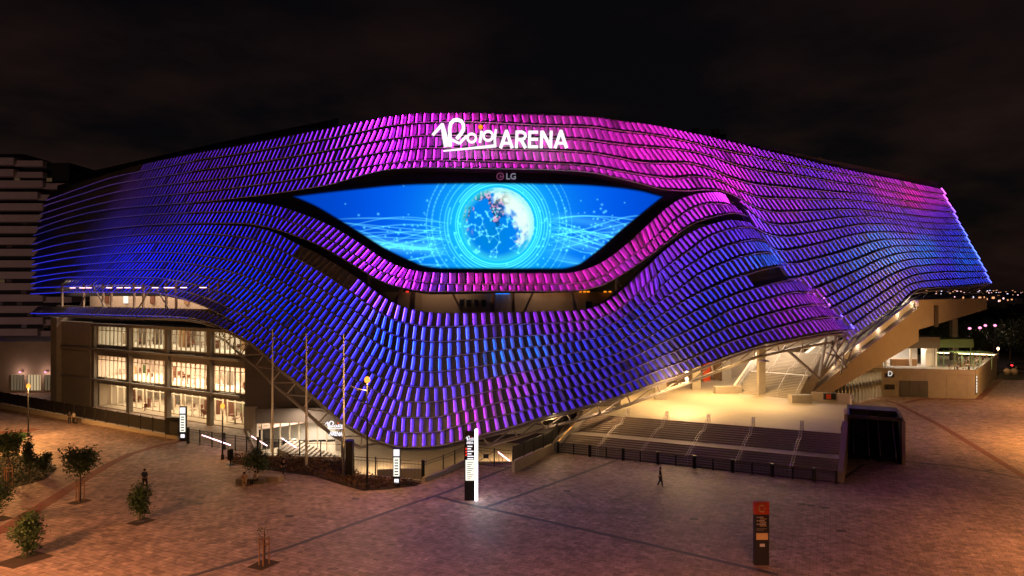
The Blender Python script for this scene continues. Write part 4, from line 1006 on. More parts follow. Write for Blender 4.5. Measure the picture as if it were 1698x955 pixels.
# dark escalator hall
esc = thing('escalator_enclosure', (34.6, 69.4, 0), 'black steel enclosure with two escalator bays right of the wide stairs', 'escalator')
mb = MB(); x0, x1, y0, y1, zt = 34.6, 39.3, 69.4, 76.2, 4.6
mb.wall((x0, y0), (x0, y1), 0, zt, .18); mb.wall((x1, y0), (x1, y1), 0, zt, .18); mb.wall((x0, y1), (x1, y1), 0, zt, .18); mb.build('side_panel', M['black'], esc)
mb = MB(); mb.wall((x0, y0), (x1, y0), zt-.35, zt, .12); mb.box(x0, x1, y1-2.6, y1, zt-.1, zt); mb.build('canopy', M['black'], esc)
for c in (35.75, 38.15):
    mb = MB()
    for k in range(16): mb.box(c-.55, c+.55, y0+.4+k*.36, y0+.4+(k+1)*.36, 0, .19*(k+1))
    o = mb.build('escalator_flight', M['black'], esc)
    for sg in (-1, 1):
        mb = MB(); mb.wall((c+sg*.7, y0+.2), (c+sg*.7, y1-.5), 0, 1.0, .1, z1b=3.9); mb.build('balustrade', M['black'], o)
        mb = MB(); mb.tube([(c+sg*.7, y0+.1, .6), (c+sg*.7, y0+.2, 1.06), (c+sg*.7, y1-.5, 3.98)], .05, 5); mb.build('hand_belt', M['rail'], o)
mb = MB(); mb.wall((x1+.2, y0-.3), (x1+.2, y1), 0, 4.3, .3); mb.build('outer_wall', M['plaster'], esc)
mb = MB(); mb.wall((x0-.3, y0-.4), (x0-.3, 72.5), 0, 4.7, .3); mb.build('inner_wall', M['plaster'], esc)

esc.location = (34.75, 70.4, 0); esc.rotation_euler = (0, 0, R(-25.2))
# terrace columns, low walls and the inner stairs
def col_at(x, y, w, d_, h, name='terrace_column', m_=M['concrete']):
    p = G(x, y, ZT); mb = MB(); mb.obox((p.x, p.y+d_, ZT+h/2), (w, .0, 0), (0, d_, 0), (0, 0, h/2)); return mb.build(name, m_, arena)
col_at(1096, 663, .72, .5, 6); col_at(1155, 646, .6, .5, 8); col_at(1205, 632, .75, .5, 9); col_at(1264, 656, .45, .45, 9)
mb = MB(); p = G(1015, 672, ZT); mb.obox((p.x, p.y, ZT+.6), (1.0, 0, 0), (0, .5, 0), (0, 0, .6)); tag(mb.build('ticket_kiosk', M['concrete_d']), 'low grey kiosk box on the terrace beneath the facade edge, at the stair head', 'kiosk')
# back wall of the terrace
mb = MB(); mb.wall((9, 88), (22, 103), ZT, 11, .4); mb.wall((22, 103), (34, 113), ZT, 13, .4); mb.wall((34, 113), (64, 118), ZT, 16, .4); mb.build('terrace_back_wall', M['plaster'], arena)
for k, t in enumerate((.15, .35, .55, .75, .92)):
    p = Vector((20, 100, 0)).lerp(Vector((34, 112.2, 0)), t); mb = MB(); mb.obox((p.x+.35, p.y-.9, ZT+2.0), (.72, .6, 0), (-.06, .07, 0), (0, 0, 2.0)); mb.build('terrace_door', random.choice([M['wood'], M['orange'], M['wood']]), arena)
st2 = thing('inner_staircase', (40, 99, ZT), 'brightly lit inner staircase with handrails behind the tall terrace column', 'stairs')
P0 = G(1222, 652, ZT); P1 = G(1322, 662, ZT); ax = (P1-P0).normalized(); up_ = Vector((.62, .78, 0)).normalized()
mb = MB(); wd = (P1-P0).length
for k in range(30):
    c = P0+ax*wd/2+up_*(.36*(k+.5)+(1.4 if k > 14 else 0)); zz = ZT+.17*(k+1)
    hx_ = .18 if k != 14 else .18
    mb.obox((c.x, c.y, (ZT+zz)/2), ax*wd/2, up_*hx_, (0, 0, (zz-ZT)/2))
c = P0+ax*wd/2+up_*(.36*15+.7); zz = ZT+.17*15; mb.obox((c.x, c.y, (ZT+zz)/2), ax*wd/2, up_*.72, (0, 0, (zz-ZT)/2))
mb.build('step_flight', M['concrete'], st2)
for t in (0.02, .35, .68, .98):
    mb = MB(); b0 = P0+ax*wd*t; e1 = b0+up_*12.2
    mb.tube([b0+Vector((0, 0, .95)), b0+up_*5.4+Vector((0, 0, 2.55+.95)), b0+up_*6.8+Vector((0, 0, 2.55+.95)), e1+Vector((0, 0, 5.1+.95))], .035, 5)
    for s_ in np.linspace(0, 12.2, 12):
        zz = s_/12.2*5.1; mb.tube([b0+up_*s_+Vector((0, 0, zz)), b0+up_*s_+Vector((0, 0, zz+.95))], .025, 4)
    mb.build('handrail', M['rail'], st2)
mb = MB(); a = P0-ax*.3; mb.wall(a, a+up_*12.4, ZT, ZT+1.2, .3, z1b=ZT+6.4); mb.build('cheek_wall', M['white'], st2)
mb = MB(); p = G(1195, 652, ZT); mb.obox((p.x+1, p.y, ZT+.5), (1.9, .2, 0), (0, .5, 0), (0, 0, .5)); tag(mb.build('terrace_bench_wall', M['concrete']), 'low concrete bench wall at the foot of the lit inner staircase', 'bench')
mb = MB(); p = G(1333, 668, ZT); mb.obox((p.x-.3, p.y+.4, ZT+.5), (1.3, 0, 0), (0, .6, 0), (0, 0, .5)); tag(mb.build('terrace_planter_wall', M['concrete']), 'low concrete block at the foot of the great diagonal ramp', 'block')
wl = thing('terrace_end_wall', tuple(G(1385, 668, ZT)), 'low tan wall carrying a dark notice box at the right end of the terrace', 'wall')
mb = MB(); a = G(1345, 664, ZT); b = Vector((43.3, 87.2, 0)); mb.wall(a, b, .1, ZT+1.15, .3); mb.wall(b, (41.2, 82.5), .1, ZT+1.15, .3); mb.build('wall_body', M['plaster'], wl)
mb = MB(); c = a.lerp(b, .42); c = Vector((c.x, c.y-.25, 0)); mb.obox((c.x, c.y-.3, ZT+.75), (.75, 0, 0), (0, .12, 0), (0, 0, .4)); o = mb.build('notice_box', M['black'], wl)
mb = MB(); mb.obox((c.x-.2, c.y-.45, ZT+.75), (.3, 0, 0), (0, .02, 0), (0, 0, .3)); mb.build('notice', M['orange'], o)

# great diagonal ramp with its walkway
ramp = thing('diagonal_ramp', (42, 97, ZT), 'massive tan concrete ramp rising diagonally right to a flat lookout walkway', 'ramp')
lo = [(42.0, 96.0), (69.6, 117.5), (93.5, 135.0)]
mb = MB()
p0, p1, p2 = Vector((*lo[0], 0)), Vector((*lo[1], 0)), Vector((*lo[2], 0))
def prism(mb, a, b, za0, za1, zb0, zb1, t): mb.wall(a, b, za0, za1, t, z0b=zb0, z1b=zb1)
prism(mb, p0, p1, ZT-1.5, ZT+.2, 8.6, 14.4, .7); mb.build('outer_wall', M['plaster'], ramp)
mb = MB(); of = Vector((-.62, .79, 0))*.55; prism(mb, p0+of, p1+of, ZT+.1, ZT+1.1, 14.2, 15.75, .25); mb.build('upper_parapet', M['white'], ramp)
mb = MB(); prism(mb, p1, p2, 10.6, 15.72, 13.6, 15.8, .7); mb.build('walkway_wall', M['plaster'], ramp)
sd = Vector((-.62, .79, 0))*6
mb = MB(); prism(mb, p0+sd, p1+sd, ZT-1.5, ZT+1.4, 11.5, 15.9, .5); prism(mb, p1+sd, p2+sd, 13, 15.9, 14, 15.9, .5); mb.build('inner_wall', M['white'], ramp)
mb = MB()
q = [p0, p0+sd, p1+sd, p1]; mb.face([(q[0].x, q[0].y, ZT), (q[1].x, q[1].y, ZT), (q[2].x, q[2].y, 14.4), (q[3].x, q[3].y, 14.4)])
q = [p1, p1+sd, p2+sd, p2]; mb.face([(v.x, v.y, 14.4) for v in q]); mb.build('ramp_deck', M['concrete'], ramp)
mb = MB(); mb.obox((p1.x+5.6, p1.y+3.55, 12.8), (.55, .42, 0), (-.08, .1, 0), (0, 0, 1.9)); mb.build('wall_recess', M['darkwall'], ramp)
mb = MB(); mb.obox((86, 133, 6.8), (.5, 0, 0), (0, .5, 0), (0, 0, 6.8)); mb.build('support_pillar', M['concrete_d'], ramp)
for t in (.2, .42, .62, .82, .98):
    c = p0.lerp(p1, t); z = ZT+.35+11.2*t
    mb = MB(); mb.obox((c.x, c.y-.1, z+.1), (.1, .06, 0), (-.03, .05, 0), (0, 0, .06)); mb.build('wall_lamp', M['steel'], ramp)
    add_light('POINT', (c.x+.05, c.y-.12, z+.75), 42, (1, .72, .45), ramp, size=.06)
    c2 = c+sd*.5; add_light('POINT', (c2.x, c2.y, z+2.2), 130, (1, .75, .5), ramp, size=.2)
# trusses where front skin and right flank meet the ramp
kn = Vector((42.5, 94.5, 5.2))
mb = MB()
for (x, y, d) in ((1370, 560, 99), (1388, 556, 101), (1404, 555, 104), (1418, 560, 107), (1300, 575, 95), (1432, 550, 110)):
    mb.tube([kn, U(x, y, d)], .22, 6)
for a, b in (((1370, 585, 98), (1412, 600, 102)), ((1378, 575, 98), (1405, 610, 100)), ((1390, 560, 101), (1385, 605, 98)), ((1400, 580, 102), (1395, 620, 97)), ((1410, 572, 104), (1390, 595, 99)), ((1420, 562, 107), (1400, 612, 99))):
    mb.tube([U(*a), U(*b)], .12, 5)
mb.build('node_truss', M['steel'], arena)
ue = [U(x, pchip_yU(x), DU(x, pchip_yU(x))+.6)+Vector((0, 0, -.3)) for x in (1412, 1430, 1451, 1470, 1487, 1500, 1513, 1540, 1576, 1610, 1640)]
ui = [p+Vector((-.5, 1.5, -1.5)) for p in ue]
mb = MB(); mb.tube(ue, .15, 6); mb.build('edge_tube', M['steel'], arena)
mb = MB(); mb.tube(ui, .15, 6); mb.build('chord_tube', M['steel'], arena)
mb = MB()
for k in range(len(ue)-1): mb.tube([ue[k], ui[k]], .08, 5); mb.tube([ui[k], ue[k+1]], .08, 5)
mb.build('truss_web', M['steel'], arena)
mb = MB()
for k in range(len(ui)-1):
    s_ = Vector((-7, 6, -.6)); mb.face((ui[k], ui[k+1], ui[k+1]+s_, ui[k]+s_))
mb.build('soffit', M['white'], arena)
for (x, y, d) in ((1440, 548, 113), (1475, 522, 118), (1505, 500, 122)):
    add_light('AREA', U(x, y+6, d), 160, (1, .78, .55), arena, rot=(R(180-25), 0, 0), size=2, size_y=2)
add_light('POINT', (10, 76.3, 4.8), 700, (1, .6, .3), arena, size=.3)  # added light without a fixture, brightens the wide stairs
add_light('POINT', (19.5, 77.5, 6.6), 900, (1, .6, .3), arena, size=.3)  # second light added for the stairs
# terrace lighting
for (X, Y, Z, e_) in ((17, 88, 8.2, 900), (27, 92, 9.5, 2400), (20, 80.5, 6.3, 650), (38, 100, 12, 1500), (45, 106, 13, 1200), (31, 84, 8.6, 900)):
    o = add_light('AREA', (X, Y, Z), e_, (1, .6, .22) if Y < 99 else (1, .74, .48), arena, size=5, size_y=5)
    mb = MB(); mb.box(X-.5, X+.5, Y-.5, Y+.5, Z+.06, Z+.2); mb.build('terrace_downlight', M['steel'], arena)
for (x, y, d) in ((918, 684, 73.5), (1139, 618, 82.5), (1139, 628, 83)):
    mb = MB(); c = U(x, y, d); mb.lathe(c, [(.05, -.2), (.2, -.12), (.22, .1), (.05, .2)], 10); mb.build('facade_lamp', M['e_warm'], arena)
    add_light('POINT', (c.x, c.y+1.4, c.z-.7), 420, (1, .62, .3), arena, size=.25)

# ------------------------------------------------------------------ gate building with letter D
D1 = Vector((60.7, 112, 0)); D2 = Vector((74.2, 109.4, 0)); D3 = Vector((97, 136.6, 0)); D0 = Vector((47.5, 101.5, 0))
gate = thing('gate_building', tuple(D1), 'low tan concrete building marked D with a busy roof terrace', 'building')
mb = MB(); mb.poly([(D1.x, D1.y), (D2.x, D2.y), (D3.x, D3.y), (84, 145), (52, 122)], 0, 3.75); mb.build('building_body', M['concrete'], gate)
mb = MB()
for a, b in ((D1, D2), (D2, D3)): mb.wall(a, b, 3.75, 4.6, .3)
mb.wall(D1, (53, 121), 3.75, 4.6, .3); mb.build('parapet', M['concrete'], gate)
e1 = (D2-D1).normalized(); n1 = Vector((e1.y, -e1.x, 0))
def onD(s, z, o=.05): p = D1+e1*s+n1*o; return Vector((p.x, p.y, z))
mb = MB(); c = onD(1.2, 3.75, .04); mb.obox(c, e1*.62, n1*.04, (0, 0, .62)); o = mb.build('letter_sign', M['black'], gate)
text_at('D', onD(.88, 3.32, .13), e1, (0, 0, 1), .66, .86, emis('letter_face', (.9, .85, .75), .75), o, bold=.02)
for s in (4.4, 7.0): 
    mb = MB()
for s0 in (2.7, 4.1, 5.5):
    mb = MB(); mb.obox(onD(s0+.7, 1.35, .03), e1*.68, n1*.04, (0, 0, 1.3)); mb.build('service_door', M['door'], gate)
mb = MB(); mb.obox(onD(1.2, 1.55, .04), e1*.7, n1*.04, (0, 0, .4)); mb.build('notice_board', M['black'], gate)
mb = MB()
for s in (0, 3.2, 6.4, 9.6, 12.6): mb.obox(onD(s, 2.3, .0), e1*.015, n1*.012, (0, 0, 2.29))
mb.build('wall_joint', M['concrete_d'], gate)
e2 = (D3-D2).normalized(); n2 = Vector((e2.y, -e2.x, 0))
p = D2+e2*.9+n2*.06
mb = MB(); mb.obox((p.x, p.y, 2.3), e2*.5, n2*.05, (0, 0, 1.75)); o = mb.build('lit_sign', M['black'], gate)
mb = MB()
for z in (3.4, 2.9, 2.4, 1.95, 1.5, 1.05): mb.obox((p.x+n2.x*.08, p.y+n2.y*.08, z), e2*.34, n2*.02, (0, 0, .17))
mb.build('lit_lettering', M['e_lcd'], o)
# finned glazing on its left side
eg = (D1-D0).normalized(); ng = Vector((eg.y, -eg.x, 0)); Lg = (D1-D0).length
mb = MB(); mb.wall(D0-ng*3, D1-ng*3, 0, 4.6, .2); mb.build('glazing_back_wall', M['cream'], gate)
n = 15
for k in range(n):
    c = D0+eg*Lg*(k+.5)/n; mb = MB(); mb.obox((c.x, c.y, 2.3), eg*.06, ng*.22, (0, 0, 2.3)); mb.build('fin', M['concrete'], gate)
mb = MB(); mb.face([(D0.x, D0.y, 0), (D1.x, D1.y, 0), (D1.x, D1.y, 4.6), (D0.x, D0.y, 4.6)]); mb.build('glass_pane', M['glass'], gate)
mb = MB(); mb.wall(D0-ng*.3, D1-ng*.3, 2.1, 2.9, .2); mb.build('spandrel', M['darkwall'], gate)
c = D0.lerp(D1, .55)-ng*1.6; add_light('AREA', (c.x, c.y, 4.2), 450, (1, .75, .42), gate, rot=(0, 0, math.atan2(eg.y, eg.x)), size=12, size_y=1.5)
# roof terrace objects
pav = thing('roof_pavilion', (72, 125, 3.75), 'dark flat-roofed bar pavilion with timber counter on the roof terrace of the D building', 'pavilion')
mb = MB(); mb.box(66.5, 76.5, 122, 130, 7.0, 9.0); mb.build('roof_box', M['darkwall'], pav)
for x in (67, 71.5, 76): mb = MB(); mb.box(x-.15, x+.15, 122.3, 122.6, 3.75, 7); mb.build('post', M['white'], pav)
mb = MB(); mb.box(67, 76, 128, 128.3, 3.75, 7); mb.build('back_wall', M['white'], pav)
mb = MB(); mb.box(68.5, 73, 123, 123.7, 3.75, 4.95); mb.build('bar_counter', M['wood'], pav)
mb = MB(); mb.box(74.3, 76.2, 122.6, 124, 3.75, 7); mb.build('white_pier', M['white'], pav)
add_light('AREA', (71, 124, 6.8), 500, (1, .8, .6), pav, size=7, size_y=3)
kio = thing('green_kiosk', (80, 127, 3.75), 'pale green roofed kiosk on the roof terrace, right of the dark pavilion', 'kiosk')
mb = MB(); mb.poly([(77, 123.5), (83.5, 123.5), (84.5, 129), (78, 129)], 7.0, 8.5); mb.build('roof_box', M['green'], kio)
for x, y in ((77.4, 124), (83.3, 124), (84, 128.6)): mb = MB(); mb.tube([(x, y, 3.75), (x, y, 7)], .1, 6); mb.build('post', M['green'], kio)
per = thing('green_pergola', (81, 118, 3.75), 'green steel pergola frame with hanging plants on the roof terrace edge', 'pergola')
mb = MB()
for x in (76.2, 79.4, 82.6):
    for y in (117.5, 120.5): mb.tube([(x, y, 3.75), (x, y, 6.6)], .07, 6)
mb.build('post', M['green'], per); mb = MB()
for y in (117.5, 119, 120.5): mb.tube([(76, y, 6.6), (82.8, y, 6.6)], .08, 6)
for x in np.linspace(76.2, 82.6, 9): mb.tube([(x, 117.3, 6.65), (x, 120.7, 6.65)], .05, 5)
mb.build('beam_grid', M['green'], per)
add_light('AREA', (80, 119, 6.4), 260, (1, .78, .5), per, size=5, size_y=2)
dome = thing('brass_dome_lamp', (66.5, 123, 9), 'golden bell-shaped lamp above the dark roof pavilion', 'lamp')
mb = MB(); mb.lathe((68.6, 122.6, 9.0), [(1.6, 0), (1.55, .15), (1.0, .6), (.35, .95), (.15, 1.3)], 16); mb.build('shade', M['gold'], dome)
mb = MB(); mb.tube([(68.6, 122.6, 9.9), (68.6, 122.6, 11.6)], .06, 5); mb.tube([(70.6, 122.6, 9.0), (70.6, 122.6, 11.2), (68.6, 122.6, 11.4)], .05, 5); mb.build('hanger', M['steel'], dome)
add_light('POINT', (69.6, 121.6, 10.6), 60, (1, .7, .35), dome, size=.15)
# terrace light strip along parapet + tables & chairs
strip_t = thing('parapet_light_strip', (90, 130, 4), 'glowing light strip along the right parapet of the roof terrace', 'light strip')
mb = MB(); a = D2.lerp(D3, .12)-n2*.3; b = D3-n2*.3; mb.wall(a, b, 4.3, 4.42, .06); mb.wall(b, (86, 143), 4.3, 4.5, .06); mb.build('light_strip', M['e_room'], strip_t)
for k in (.2, .5, .8):
    c = D2.lerp(D3, k)-n2*3; add_light('AREA', (c.x, c.y, 8.5), 330, (1, .72, .38), gate, size=2, size_y=2)
def terrace_table(loc, rz):
    t = thing('terrace_table', loc, None, 'table'); mb = MB(); mb.lathe(loc, [(.28, 0), (.05, .05), (.04, .7), (.45, .72), (.45, .76)], 10); mb.build('table_top', M['wood'], t); return t
def terrace_chair(loc, rz):
    t = thing('terrace_chair', loc, None, 'chair'); L0 = Vector(loc); mb = MB(); mb.obox(L0+Vector((0, 0, .45)), (.22, 0, 0), (0, .22, 0), (0, 0, .03)); mb.build('seat', M['wood'], t)
    mb = MB(); mb.obox(L0+Vector((0, .22, .7)), (.22, 0, 0), (0, .025, 0), (0, 0, .22)); mb.build('backrest', M['wood'], t)
    for a in (-.19, .19):
        for b in (-.19, .19): mb = MB(); mb.tube([L0+Vector((a, b, 0)), L0+Vector((a, b, .43))], .02, 4); mb.build('leg', M['black'], t)
    return t
t0 = terrace_table((0, 0, 0), 0); c0 = terrace_chair((0, 0, 0), 0); first = True; used = [False, False]
for i in range(9):
    base = D2.lerp(D3, .1+.095*i)-n2*(2.0+1.6*(i % 2)); 
    tb = t0 if i == 0 else copy_tree(t0); tb.location = (base.x, base.y, 3.76); tag(tb, 'small round table on the lit roof terrace behind the parapet', 'table', 'roof terrace tables')
    for s_, rz in ((-.75, R(90)), (.75, R(-90))):
        ch = c0 if not used[0] else copy_tree(c0); used[0] = True
        ch.location = (base.x+s_, base.y, 3.76); ch.rotation_euler = (0, 0, rz); tag(ch, 'wooden chair at a round table on the lit roof terrace', 'chair', 'roof terrace chairs')

# ------------------------------------------------------------------ railings and fences
def railing(pts, h, post_sp, bar_sp, label, cat='railing', group=None, wall=None, zlist=None, m_=None, postw=.05, big=0, solid=False):
    P = [Vector(p) for p in pts]; root = thing('railing' if not solid else 'screen_fence', tuple(P[0]), label, cat, group); m_ = m_ or M['black']
    rails = MB(); bars = MB(); cnt = 0
    for k in range(len(P)-1):
        a, b = P[k], P[k+1]; L_ = (b-a).length; n = max(1, round(L_/post_sp)); up = Vector((0, 0, 1))
        for zz in (.12, h*.93): rails.tube([a+up*zz, b+up*zz], .03, 4)
        if big == 0 or True:
            rails.tube([a+up*h*.78, b+up*h*.78], .02, 4)
        for i in range(n+(1 if k == len(P)-2 else 0)):
            p = a.lerp(b, i/n); w_ = postw*(2.4 if big and cnt % big == 0 else 1); cnt += 1
            mb = MB(); mb.obox(p+up*(h/2), (w_, 0, 0), (0, w_, 0), (0, 0, h/2+(.08 if w_ > postw else 0))); mb.build('post', m_, root)
        if solid:
            d = (b-a).normalized(); c = (a+b)/2+up*(h*.52); bars.obox(c, (b-a)/2, Vector((-d.y, d.x, 0))*.015, (0, 0, h*.42))
        else:
            nb = int(L_/bar_sp)
            for i in range(nb):
                p = a.lerp(b, (i+.5)/nb); bars.obox(p+up*(h*.52), (.008, 0, 0), (0, .008, 0), (0, 0, h*.4))
    rails.build('rail', m_, root); bars.build('infill_bars' if not solid else 'mesh_panel', m_, root)
    return root
# stair-foot fence
a, b = G(925, 751), G(1386, 802)
railing([a, b], 1.15, 1.75, .12, 'long black railing with heavy gate posts along the foot of the wide stairs', big=2, postw=.06)
# left screen fence on a low tan wall
fa, fb_ = G(-120, 655), G(296, 728.5)
lw = MB(); lw.wall(fa, fb_, 0, .95, .35, z1b=.35); tag(lw.build('low_wall', M['plaster']), 'low tan kerb wall under the long dark screen fence at left', 'wall')
railing([fa+Vector((0, 0, .93)), fb_+Vector((0, 0, .34))], 1.75, 2.5, .1, 'long dark opaque screen fence running along the left edge of the plaza', cat='fence', solid=True)
railing([G(312, 735), G(372, 745), G(428, 753)], 1.75, 1.8, .12, 'black railing between the left lit totem and the first flagpole', big=3)
railing([G(428, 753), G(567, 758)], 1.7, 2.4, .14, 'black railing behind the three flagpoles above the sunken court')
railing([G(585, 788), G(700, 797)], 1.9, 2.2, .14, 'black railing with small lit totem in front of the sunken court', big=2)
railing([G(702, 796), G(735, 784), G(772, 767)], 1.75, 2.0, .12, 'black railing curving behind the tall totem beside the court entrance', solid=False, big=3)
kw = MB(); kw.wall(G(702, 799), G(735, 787), 0, .4, .35); kw.wall(G(735, 787), G(773, 769.5), 0, .4, .35); tag(kw.build('kerb_wall', M['plaster']), 'low tan kerb under the railing left of the tall white-edged totem', 'wall')
gt_ = railing([G(790, 771), G(850, 778)], 1.9, 2.4, .16, 'dark double gate with cross bracing right of the tall totem', cat='gate')
mb = MB(); a, b = G(790, 771), G(822, 775); mb.tube([a+Vector((0, 0, .2)), b+Vector((0, 0, 1.7))], .025, 4); mb.tube([a+Vector((0, 0, 1.7)), b+Vector((0, 0, .2))], .025, 4)
mb.obox((a+b)/2+Vector((0, -.05, 1)), (.25, 0, 0), (0, .02, 0), (0, 0, .2)); mb.build('cross_brace', M['black'], gt_)
# ramp wall with dark screen beside the stairs
rw = MB(); ra = G(851, 784); rb = A+Vector((-.6, 0, 0)); rc = A2+Vector((-1.6, 1.6, 0)); rw.wall(ra, rb, 0, 1.1, .3, z1b=.9); rw.wall(rb, rc, 0, .9, .3, z1b=3.2); tag(rw.build('ramp_side_wall', M['plaster']), 'tan side wall of the ramp climbing left of the wide stairs', 'wall')
railing([ra+Vector((0, 0, 1.1)), rb+Vector((0, 0, .9)), rc+Vector((0, 0, 3.2))], 1.5, 2.2, .1, 'black screen railing climbing the ramp left of the wide stairs', solid=True, cat='fence')
gp_ = MB(); c = G(580, 790); gp_.obox((c.x, c.y, 1.7), (.32, 0, 0), (0, .4, 0), (0, 0, 1.7)); tag(gp_.build('gate_pillar', M['black']), 'black upright gate pillar immediately right of the third flagpole', 'pillar')
gp_ = MB(); c = G(299, 729); gp_.obox((c.x-1.2, c.y+1.2, 1.2), (1.0, -.2, 0), (.1, .3, 0), (0, 0, 1.2)); tag(gp_.build('gate_cabinet', M['black']), 'black cabinet at the end of the left screen fence behind the lit totem', 'cabinet')

# ------------------------------------------------------------------ totems
def totem(x, y, w, h, label, kind, rz=0):
    p = G(x, y); t = thing('information_totem', tuple(p), label, 'totem', rz=0); X = lambda a, b_, z0, z1, m_, nm, par_=t, yo=-.16, th=.02: None
    mb = MB(); mb.obox((p.x, p.y, h/2), (w/2, 0, 0), (0, .15, 0), (0, 0, h/2)); body = mb.build('totem_body', M['black'], t)
    def pl_(u0, u1, z0, z1, m_, nm, yo=.17):
        mb = MB(); mb.obox((p.x-w/2+w*(u0+u1)/2, p.y-yo, h*(z0+z1)/2), (w*(u1-u0)/2, 0, 0), (0, .02, 0), (0, 0, h*(z1-z0)/2)); return mb.build(nm, m_, t)
    if kind == 'logo':
        pl_(.1, .9, .80, .97, M['e_white'], 'lit_logo'); pl_(.1, .9, .27, .76, M['e_lcd'], 'lit_panel'); pl_(.2, .8, .10, .2, M['e_white'], 'lit_symbol')
        mb = MB()
        for k in range(6): mb.obox((p.x, p.y-.2, h*(.32+.075*k)), (w*.25, 0, 0), (0, .01, 0), (0, 0, h*.014))
        mb.build('printed_text', M['black'], t)
    if kind == 'big':
        def tl(xx, yy, dz):
            return Vector((p.x-w/2+w*.1+(xx-100)/760*w*.85, p.y-.2+dz*.1, h*(.935-(yy-100)/400*.085)))
        roig(tl, .2, t, M['e_white'], M['e_red'])
        text_at('ARENA', (p.x-w*.32, p.y-.19, h*.818), (1, 0, 0), (0, 0, 1), w*.7, h*.035, M['e_white'], t, extrude=.01, bold=.03)
        for k in range(3): pl_(.1, .22, .735-.045*k-.0, .76-.045*k, M['e_red'], 'red_marker')
        for k, wd_ in enumerate((.6, .45, .75, .5, .8, .75)): pl_(.28, .28+wd_*.8, .775-.036*k, .79-.036*k, M['e_white'], 'lit_text')
        pl_(.1, .93, .29, .585, M['e_lcd'], 'lit_panel')
        for k in range(9): pl_(.25, .6+.25*((k*7) % 3)/2, .31+.03*k, .318+.03*k, M['steel'], 'printed_text', yo=.2)
        mb = MB(); mb.obox((p.x+w/2+.12, p.y-.02, h/2+.06), (.11, 0, 0), (0, .17, 0), (0, 0, h/2+.06)); mb.build('light_edge', emis('totem_edge', (.9, .9, 1), 7), t)
    if kind == 'C':
        for k in range(1): pass
        mb = MB(); mb.obox((p.x, p.y, h*.905), (w/2+.012, 0, 0), (0, .162, 0), (0, 0, h*.097)); mb.build('orange_cap', M['orange'], t)
        mb = MB(); tc_ = lambda xx, yy, dz: Vector((p.x+xx, p.y-.19+dz, h*.905-yy))
        stroke(mb, arc(0, 0, w*.22, 45, 315, 16), w*.1, tc_, .02); stroke(mb, [(w*.1, -w*.03), (w*.24, w*.02)], w*.07, tc_, .02); mb.build('letter_mark', M['cream'], t)
        for k in range(3):
            pl_(.14, .22, .755-.055*k, .775-.055*k, M['white'], 'symbol'); pl_(.28, .6+.08*k, .757-.055*k, .775-.055*k, M['white'], 'printed_text'); pl_(.35, .8, .735-.055*k, .745-.055*k, M['cream'], 'printed_text')
        pl_(.12, .8, .58, .59, M['steel'], 'printed_text'); pl_(.12, .6, .56, .568, M['steel'], 'printed_text')
        pl_(.1, .9, .41, .515, M['cream'], 'printed_panel')
        text_at('V', (p.x-w*.2, p.y-.19, h*.29), (1, 0, 0), (0, 0, 1), w*.4, h*.05, M['white'], t, extrude=.01, bold=.05) if False else pl_(.35, .68, .30, .345, M['white'], 'emblem')
    return t
totem(304, 731, .75, 4.0, 'slim white-lit information totem at the end of the left screen fence', 'logo')
totem(658, 806, .65, 3.4, 'slim white-lit information totem in front of the court railing beside the tall lamp', 'logo')
totem(779, 829, .85, 5.75, 'tallest black totem with lit Roig ARENA logo and a glowing white edge', 'big')
totem(1262, 936, .92, 4.0, 'black unlit totem with an orange top bearing a C, nearest the camera', 'C')
tp = G(790, 829); add_light('POINT', (tp.x+1.0, tp.y-.3, 2.2), 110, (.9, .88, 1), None, size=.5, name='totem_glow')

# ------------------------------------------------------------------ street lamps and flagpoles
def lamp(p, h, label, energy=0, arm=False, emat=None, double=False, r=.22, color=(1, .5, .16), group='street lamps'):
    t = thing('street_lamp', tuple(p), label, 'street lamp', group); p = Vector(p)
    mb = MB(); mb.tube([p, p+Vector((0, 0, h))], .1, 8, r2=.06); mb.lathe(p, [(.18, 0), (.16, .5), (.1, .55)], 10); mb.build('pole', M['black'], t)
    mb = MB(); mb.lathe(p+Vector((0, 0, h)), [(.08, -.05), (r*.8, .02), (r, .2), (r*.7, .42), (.05, .5)], 12); mb.build('lantern', emat or M['e_sod'], t)
    if arm:
        mb = MB(); mb.tube([p+Vector((0, 0, h-.75)), p+Vector((-1.0, 0, h-.55))], .04, 6); mb.obox(p+Vector((-1.1, 0, h-.5)), (.35, 0, -.16), (0, .1, 0), (.02, 0, .05)); mb.build('side_arm', M['black'], t)
    if energy and (arm or p.x > 75 or p.y > 105 or h < 7): add_light('POINT', tuple(p+Vector((0, -.5, h+.1))), energy, color, t, size=.25)
    elif energy: add_light('SPOT', tuple(p+Vector((0, -.3, h-.1))), energy*1.15, color, t, size=.25, spot=158, blend=.35)
    return t
lamp(G(609, 812), 9.4, 'tall street lamp with glowing orange head standing in front of the facade tip', energy=2600, arm=True, r=.27)
lamp(G(47, 724), 5.8, 'dark street lamp at the far left beside the lawn and red path', energy=3200, emat=M['e_sod'])
lamp(G(369, 762), 5.3, 'slim street lamp behind the litter bin, left of the first flagpole', energy=600, emat=M['e_sod'])
lamp((-58, 72, 0), 8, 'street lamp beyond the left edge of the view, over the shrubs', energy=9000, color=(1, .46, .12))
lamp((-50, 50, 0), 8, 'street lamp beyond the lower left edge of the view', energy=6500, color=(1, .42, .16))
lamp((70, 72, 0), 8, 'street lamp beyond the right edge of the view, near the red path', energy=46000, color=(1, .46, .12))
lamp((84, 98, 0), 8, 'street lamp beyond the right edge of the view, near the D building', energy=14000, color=(1, .48, .13))
